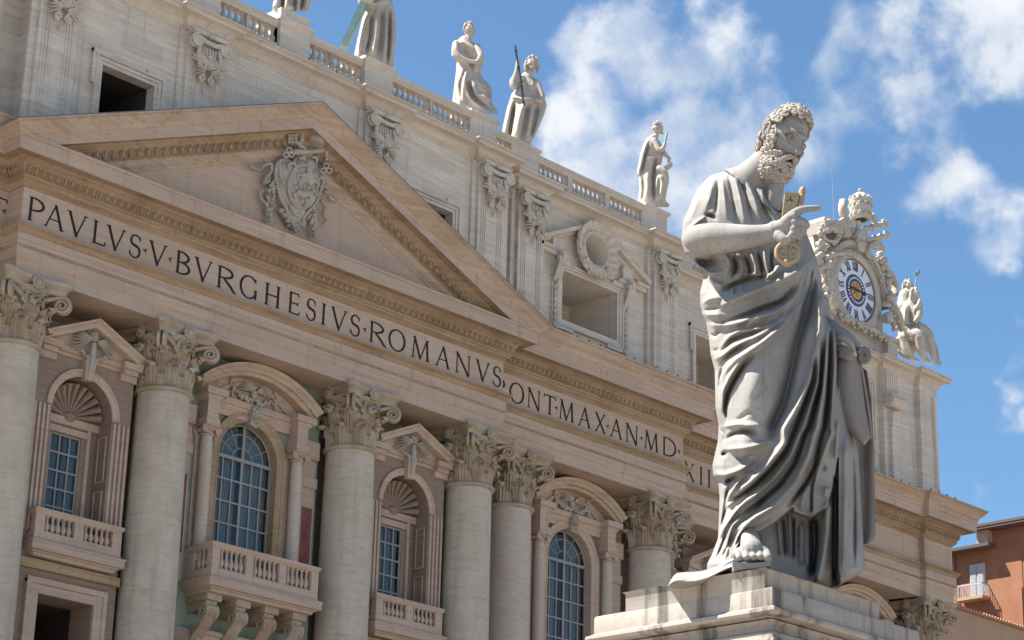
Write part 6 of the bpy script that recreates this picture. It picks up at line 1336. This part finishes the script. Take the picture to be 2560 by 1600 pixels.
mb = M(); mb.grid(annul([(2.88, YC+.3), (2.9, YC-.2), (2.97, YC-.25), (3.05, YC-.42), (3.3, YC-.46), (3.42, YC-.38), (3.42, YC+1.2), (2.9, YC+1.2)], PI*1.04, -PI*.04, 44))
for i in range(40): a = PI*(i+.5)/40; mb.tube([(XC+2.95*math.cos(a), YC-.2, ZC+2.95*math.sin(a)), (XC+3.0*math.cos(a), YC-.44, ZC+3.0*math.sin(a))], .075, 5)
mb.frustum((XC-.35, XC+.35, YC-.55, YC), (XC-.5, XC+.5, YC-.65, YC), ZC+2.7, ZC+3.8); ck(mb, 'hood', 'statue')
mb = M(); mb.box(48.3, 57.2, YC-.2, YC+3, 51.75, 53.0); mb.box(48.1, 57.5, YC-.35, YC+3, 53.0, 53.25); mb.prism([(49.2, 53.2), (56.9, 53.2), (56.7, 56.6), (55.6, 59.8), (53.6, 60.9), (50.3, 60.6), (49.3, 57.6)], YC+.55, YC+3)
for x in (56.2, 48.9): mb.box(x-.55, x+.55, YC-.6, YC, 51.75, 53.0); mb.box(x-.68, x+.68, YC-.75, YC, 53.0, 53.3)
mb.prism([(48.9, 58.8), (52.4, 60.2), (52.4, 60.7), (48.8, 59.6)], YC-.5, YC+1.2); ck(mb, 'gable', 'statue', 30)
mb = M(); G = Flat((2000, 440), 3.025, YC-.3); k = .0085
for c in ([(130, 640, 20, 0), (160, 620, 16, -.2), (150, 660, 12, -.2)], [(150, 650, 26, 0), (220, 600, 26, -.3), (300, 600, 22, -.6), (350, 640, 14, -.8)], [(180, 680, 40, 0), (210, 760, 46, -.2), (200, 850, 40, -.3), (250, 960, 36, -.3)], [(640, 640, 26, .2), (700, 740, 34, .2), (730, 830, 36, .1), (720, 900, 30, 0)], [(640, 960, 30, -.4), (640, 930, 34, -.4), (645, 900, 18, -.4)], [(600, 1100, 34, -.4), (630, 1050, 40, -.4), (640, 1120, 40, -.4)], [(690, 980, 30, -.2), (720, 1080, 40, -.3), (750, 1180, 26, -.3)], [(420, 1150, 22, -.5), (500, 1180, 26, -.6), (560, 1230, 26, -.6), (620, 1270, 22, -.6)], [(280, 1080, 30, -.4), (340, 1110, 26, -.5), (400, 1140, 22, -.5)]): G.limb(mb, c, 9, .8, k)
rnd = random.Random(4)
for i in range(70): t = rnd.random(); G.dot(mb, 260+370*t+rnd.uniform(-14, 14), 1080+190*t+rnd.uniform(-26, 22), rnd.uniform(10, 20), -.5-rnd.random()*.3, k)
for i in range(90): t = rnd.random(); G.dot(mb, 115+115*t+rnd.uniform(-24, 24), 540+400*t+rnd.uniform(-60, 60), rnd.uniform(14, 34), -rnd.random()*.5, k)
for i in range(46): t = rnd.random(); G.dot(mb, 590+150*t+rnd.uniform(-22, 22), 600+560*t+rnd.uniform(-30, 30), rnd.uniform(14, 30), -rnd.random()*.4+.1, k)
ck(mb, 'carved_foliage', 'statue', 50)
sc_ = Flat((2000, 440), 3.025, YC-.2)
for cx_, cy_, r_ in ((225, 430, 62), (540, 560, 60)):
    mb = M()
    for i in range(9): a = PI*(.0+i/8); sc_.limb(mb, [(cx_+12*math.cos(a), cy_-12*math.sin(a), 8, -.2), (cx_+r_*math.cos(a), cy_-r_*.95*math.sin(a), 16, -.35)], 7, 1, k)
    sc_.limb(mb, [(cx_+r_*1.1*math.cos(a), cy_+10+r_*math.sin(a), 12, -.2) for a in np.linspace(0, PI, 8)], 7, 1, k)
    if cx_ > 300: ck(mb, 'shell_scroll', 'statue', 50); break
    for i in range(26): a = rnd.uniform(0, 2*PI); sc_.dot(mb, 210+70*math.cos(a), 440+90*math.sin(a), rnd.uniform(12, 24), -.1, k)
    ck(mb, 'shell_scroll', 'statue', 50)
mb = M(); base = np.array([53.45, YC-.2, 61.15]); prof = [(0, .55), (.0, .85), (.12, .95), (.25, .98), (.3, .90), (.7, 1.0), (.8, 1.06), (.95, 1.05), (1.0, .96), (1.35, .98), (1.42, 1.03), (1.55, 1.0), (1.62, .9), (1.9, .68), (2.05, .4), (2.1, .16), (2.14, .08)]
mb.lathe([(r*.74, z*.95) for z, r in prof], tuple(base), 24); mb.ball(base+np.array([0, 0, 2.17]), .14, 10, 8)
for z, r in ((.35, .96), (1.05, 1.03), (1.62, .97)):
    for i in range(12): a = 2*PI*i/12; mb.ball(base+np.array([.74*r*math.cos(a), .74*r*math.sin(a), z*.95]), (.10, .10, .16), 6, 5)
ck(mb, 'tiara', 'statue', 50)
for c in ([(345, 190, 34, .2), (320, 240, 36, 0), (330, 300, 34, 0), (350, 340, 30, 0)], [(300, 330, 40, 0), (330, 400, 44, -.1), (340, 470, 40, -.1)], [(540, 290, 24, 0), (570, 350, 26, 0), (560, 390, 20, 0)], [(420, 350, 30, -.1), (430, 420, 28, -.2), (400, 480, 40, -.2)], [(440, 400, 22, -.3), (400, 500, 20, -.4)], [(455, 400, 22, -.3), (470, 500, 24, -.4)], [(430, 400, 20, -.4), (435, 505, 24, -.45)]): mb = M(); G.limb(mb, c, 9, 1, k); ck(mb, 'tassel', 'statue', 50)
for p0, p1 in (((450, 415), (640, 360)), ((470, 500), (655, 445))):
    mb = M(); G.limb(mb, [(p0[0], p0[1], 26, .1), (p0[0]+.6*(p1[0]-p0[0]), p0[1]+.6*(p1[1]-p0[1]), 20, 0), (p1[0], p1[1], 20, 0)], 10, 1, k)
    for t in (.25, .5, .75, 1): G.dot(mb, p0[0]+t*(p1[0]-p0[0]), p0[1]+t*(p1[1]-p0[1]), 30, 0, k)
    for dx, dy in ((-20, -28), (15, 26)): G.dot(mb, p1[0]+dx*.5, p1[1]+dy*.6, 20, 0, k)
    ck(mb, 'crossed_key', 'statue', 50)
# two carved angels at the corner, one with a halberd
def angel(O, label, limbs, headp, body=None):
    S_ = Carved(O, (2000, 440), 3.025); par = empty('angel_statue', O, label, 'statue', 'angels beside the roof clock', rz=-_ya); mb = M(); hr = M()
    if body: S_.body(mb, *body)
    for l in limbs: S_.limb(mb, l, 12)
    S_.head(mb, hr, *headp); bld(remesh(mb, .035, 1), 'figure', 'statue', par); bld(hr, 'hair', 'statue', par); return S_
feathers = [[(900+14*i, 1130+8*i, 14, .35), (955+13*i, 1190+18*i, 17, .4), (1000+8*i, 1270+16*i, 15, .4), (1020+6*i, 1330+12*i, 8, .4)] for i in range(6)]
angel((60.3, 3.6, 51.8), 'seated curly haired angel statue in short tunic, in front on the far roof corner', [[(775, 985, 40, .1), (755, 1060, 36, .2), (745, 1150, 26, .2)], [(895, 985, 34, -.3), (905, 1060, 28, -.6), (870, 1100, 20, -.7)], [(880, 1010, 26, -.5), (900, 970, 18, -.6), (905, 940, 12, -.6)], [(830, 1190, 56, -.2), (890, 1205, 52, -.6), (905, 1230, 42, -.7)], [(900, 1220, 42, -.7), (915, 1310, 36, -.6), (945, 1385, 24, -.5), (975, 1410, 18, -.7)], [(880, 1150, 60, .2), (960, 1190, 50, .1), (985, 1270, 38, 0), (1010, 1370, 26, 0), (1030, 1410, 18, 0), (1060, 1420, 14, -.1)], [(760, 1230, 30, .1), (790, 1310, 28, -.1), (830, 1370, 22, -.2), (890, 1400, 14, -.3)], [(735, 1240, 18, 0), (745, 1320, 20, 0), (790, 1360, 18, -.1), (850, 1390, 14, -.2)], [(775, 1210, 22, -.2), (820, 1280, 18, -.3), (850, 1350, 14, -.3)], [(905, 1150, 18, -.3), (930, 1240, 16, -.2), (960, 1320, 12, -.1)], [(850, 940, 36, -.1), (855, 915, 30, -.1)]]+feathers, (862, 895, 42, -.2, .9, 31, 50, 1),
      ([(815, 930), (770, 975), (748, 1050), (742, 1110), (765, 1170), (790, 1230)], [(885, 930), (912, 985), (908, 1060), (890, 1110), (910, 1160), (905, 1230)], [(930, .3), (1000, .62), (1100, .58), (1230, .75)], [([(800, 980), (790, 1080), (800, 1130)], 9, .12), ([(830, 990), (830, 1080), (840, 1120)], 9, -.14), ([(860, 1000), (870, 1070), (860, 1110)], 9, .10), ([(755, 1110), (820, 1135), (895, 1110)], 10, -.16), ([(775, 1150), (790, 1190), (790, 1225)], 9, .14), ([(815, 1150), (830, 1190), (835, 1225)], 8, -.16), ([(850, 1150), (865, 1190), (880, 1225)], 9, .14)]))
S_ = angel((60.0, 5.2, 52.2), 'angel statue holding a halberd, standing half hidden behind the seated angel', [[(800, 900, 52, 0), (790, 980, 60, 0), (800, 1100, 66, 0), (820, 1300, 70, 0)], [(850, 930, 24, -.2), (868, 900, 16, -.4), (868, 880, 12, -.4)], [(812, 870, 28, 0), (814, 850, 24, 0)]], (816, 830, 40, 0, .3, 33, 50, 1))
HB = empty('halberd', (60.0, 5.2, 52.2), 'green bronze halberd rising behind the two angels at the roof corner', 'halberd', rz=-_ya)
mb = M(); S_.limb(mb, [(862, 890, 4.5, -.4), (886, 720, 4.5, -.4), (888, 705, 2, -.4)], 7); mb.build('shaft', 'verdigris', HB)
mb = M()
for poly in ([(884, 722), (905, 703), (911, 735), (890, 755)], [(880, 722), (866, 725), (868, 748), (878, 745)]):
    f = [S_.at(x, y, -.44) for x, y in poly]; b_ = [p+np.array([0, .08, 0]) for p in f]; mb.add(f+b_, [(0, 1, 2, 3), (7, 6, 5, 4), (0, 4, 5, 1), (1, 5, 6, 2), (2, 6, 7, 3), (3, 7, 4, 0)])
mb.build('blade', 'verdigris', HB, 0)
# thin mast behind the clock
MT['mast'] = plain('grey_mast', (.30, .31, .33), .5)
mb = M(); mb.tube([(56.75, 8, 51.8), (56.72, 8, 63.9), (56.56, 8, 68.2)], [.03, .025, .012], 6); mb.tube([(56.66, 8, 66.1), (57.6, 8, 62.5)], .008, 4)
tag(mb.build('antenna_mast', 'mast'), 'thin dark antenna mast rising behind the clock tiara', 'mast')
# ================================================================ orange house and low wall on the right
MT['orange'] = stone('orange_render', (.33, .15, .085), (.23, .10, .058), (.38, .20, .125), .5, .6, .5, .6, .5, .15, speck=6, drip=((1.2, 1.2, .2), (.30, .13, .07), .6, .56))
MT['rooftile'] = plain('brown_roof_edge', (.10, .07, .06), .8); MT['shutter'] = plain('pale_grey_shutter', (.46, .47, .48), .6); MT['terracotta'] = plain('terracotta_tile', (.42, .22, .13), .8, 0, .4, 6); MT['tan'] = stone('tan_render', (.42, .29, .20), (.34, .23, .16), (.46, .34, .25), .5, .8, .5, .5)
HS = empty('orange_house', (90, 14, 0), 'tall orange rendered house with white shutters and a small balcony beyond the basilica corner', 'house')
def hs(mb, name, m, parent=None, ang=20):
    mb.v = [(x-90, y-14, z) for x, y, z in mb.v]; return mb.build(name, m, parent or HS, ang)
mb = M(); mb.box(90, 104, 14, 30, 0, 47.6); mb.box(90.05, 104, -8, 17.5, 0, 49.0); mb.box(89.7, 90, 13.95, 14.3, 0, 44); hs(mb, 'wall', 'orange')
mb = M(); mb.box(88.9, 104, 16.3, 30, 47.6, 47.85); mb.box(88.8, 104, -8, 17.9, 49.0, 49.25); mb.box(88.75, 89.0, -8, 17.95, 49.2, 49.42); hs(mb, 'roof', 'rooftile')
mb = M(); mb.box(89.3, 90.5, 16.6, 17.6, 47.85, 49.0); hs(mb, 'dormer', 'tan')
w = M(); w.box(89.88, 90.0, 17.35, 18.75, 43.75, 46.5); wo = hs(w, 'window', 'shutter')
mb = M()
for yy in (17.42, 18.08):
    mb.box(89.80, 89.88, yy, yy+.60, 43.8, 46.42)
    for i in range(26): mb.box(89.76, 89.80, yy+.06, yy+.54, 43.9+i*.095, 43.96+i*.095)
sh_ = mb.build('shutter', 'shutter', wo, 0); sh_.data.transform(Matrix.Translation((-90, -14, 0)))
mb = M(); mb.box(89.0, 90, 17.1, 19.5, 43.45, 43.7); bo = hs(mb, 'balcony', 'tan')
mb = M(); mb.box(89.02, 89.08, 17.1, 19.5, 44.62, 44.7); mb.box(89.02, 90, 17.1, 17.16, 44.62, 44.7); mb.box(89.02, 90, 19.44, 19.5, 44.62, 44.7)
for i in range(16): y_ = 17.12+i*.155; mb.box(89.03, 89.07, y_, y_+.03, 43.7, 44.62)
for i in range(6): x_ = 89.05+i*.16; mb.box(x_, x_+.03, 17.12, 17.15, 43.7, 44.62)
rr = mb.build('railing', 'shutter', bo, 0); rr.data.transform(Matrix.Translation((-90, -14, 0)))
mb = M(); mb.tube([(89.85, 20.0, 47.5), (89.85, 20.0, 43.2), (89.8, 20.0, 38)], .07, 6); hs(mb, 'drainpipe', 'rooftile')
LWL = empty('low_building', (68, 6, 0), 'low tan walled building with a terracotta tile edge at the bottom right corner', 'building')
mb = M(); mb.box(62.25, 86, 5, 12, 0, 36.75); mb.v = [(x-68, y-6, z) for x, y, z in mb.v]; mb.build('wall', 'tan', LWL, 0)
mb = M()
for i in range(64): mb.tube([(62.5+.36*i, 4.7, 36.78), (62.5+.36*i, 7, 37.3)], .15, 7)
mb.box(62.3, 86, 4.75, 8, 36.76, 36.85); mb.v = [(x-68, y-6, z) for x, y, z in mb.v]; mb.build('tile_roof', 'terracotta', LWL, 30)
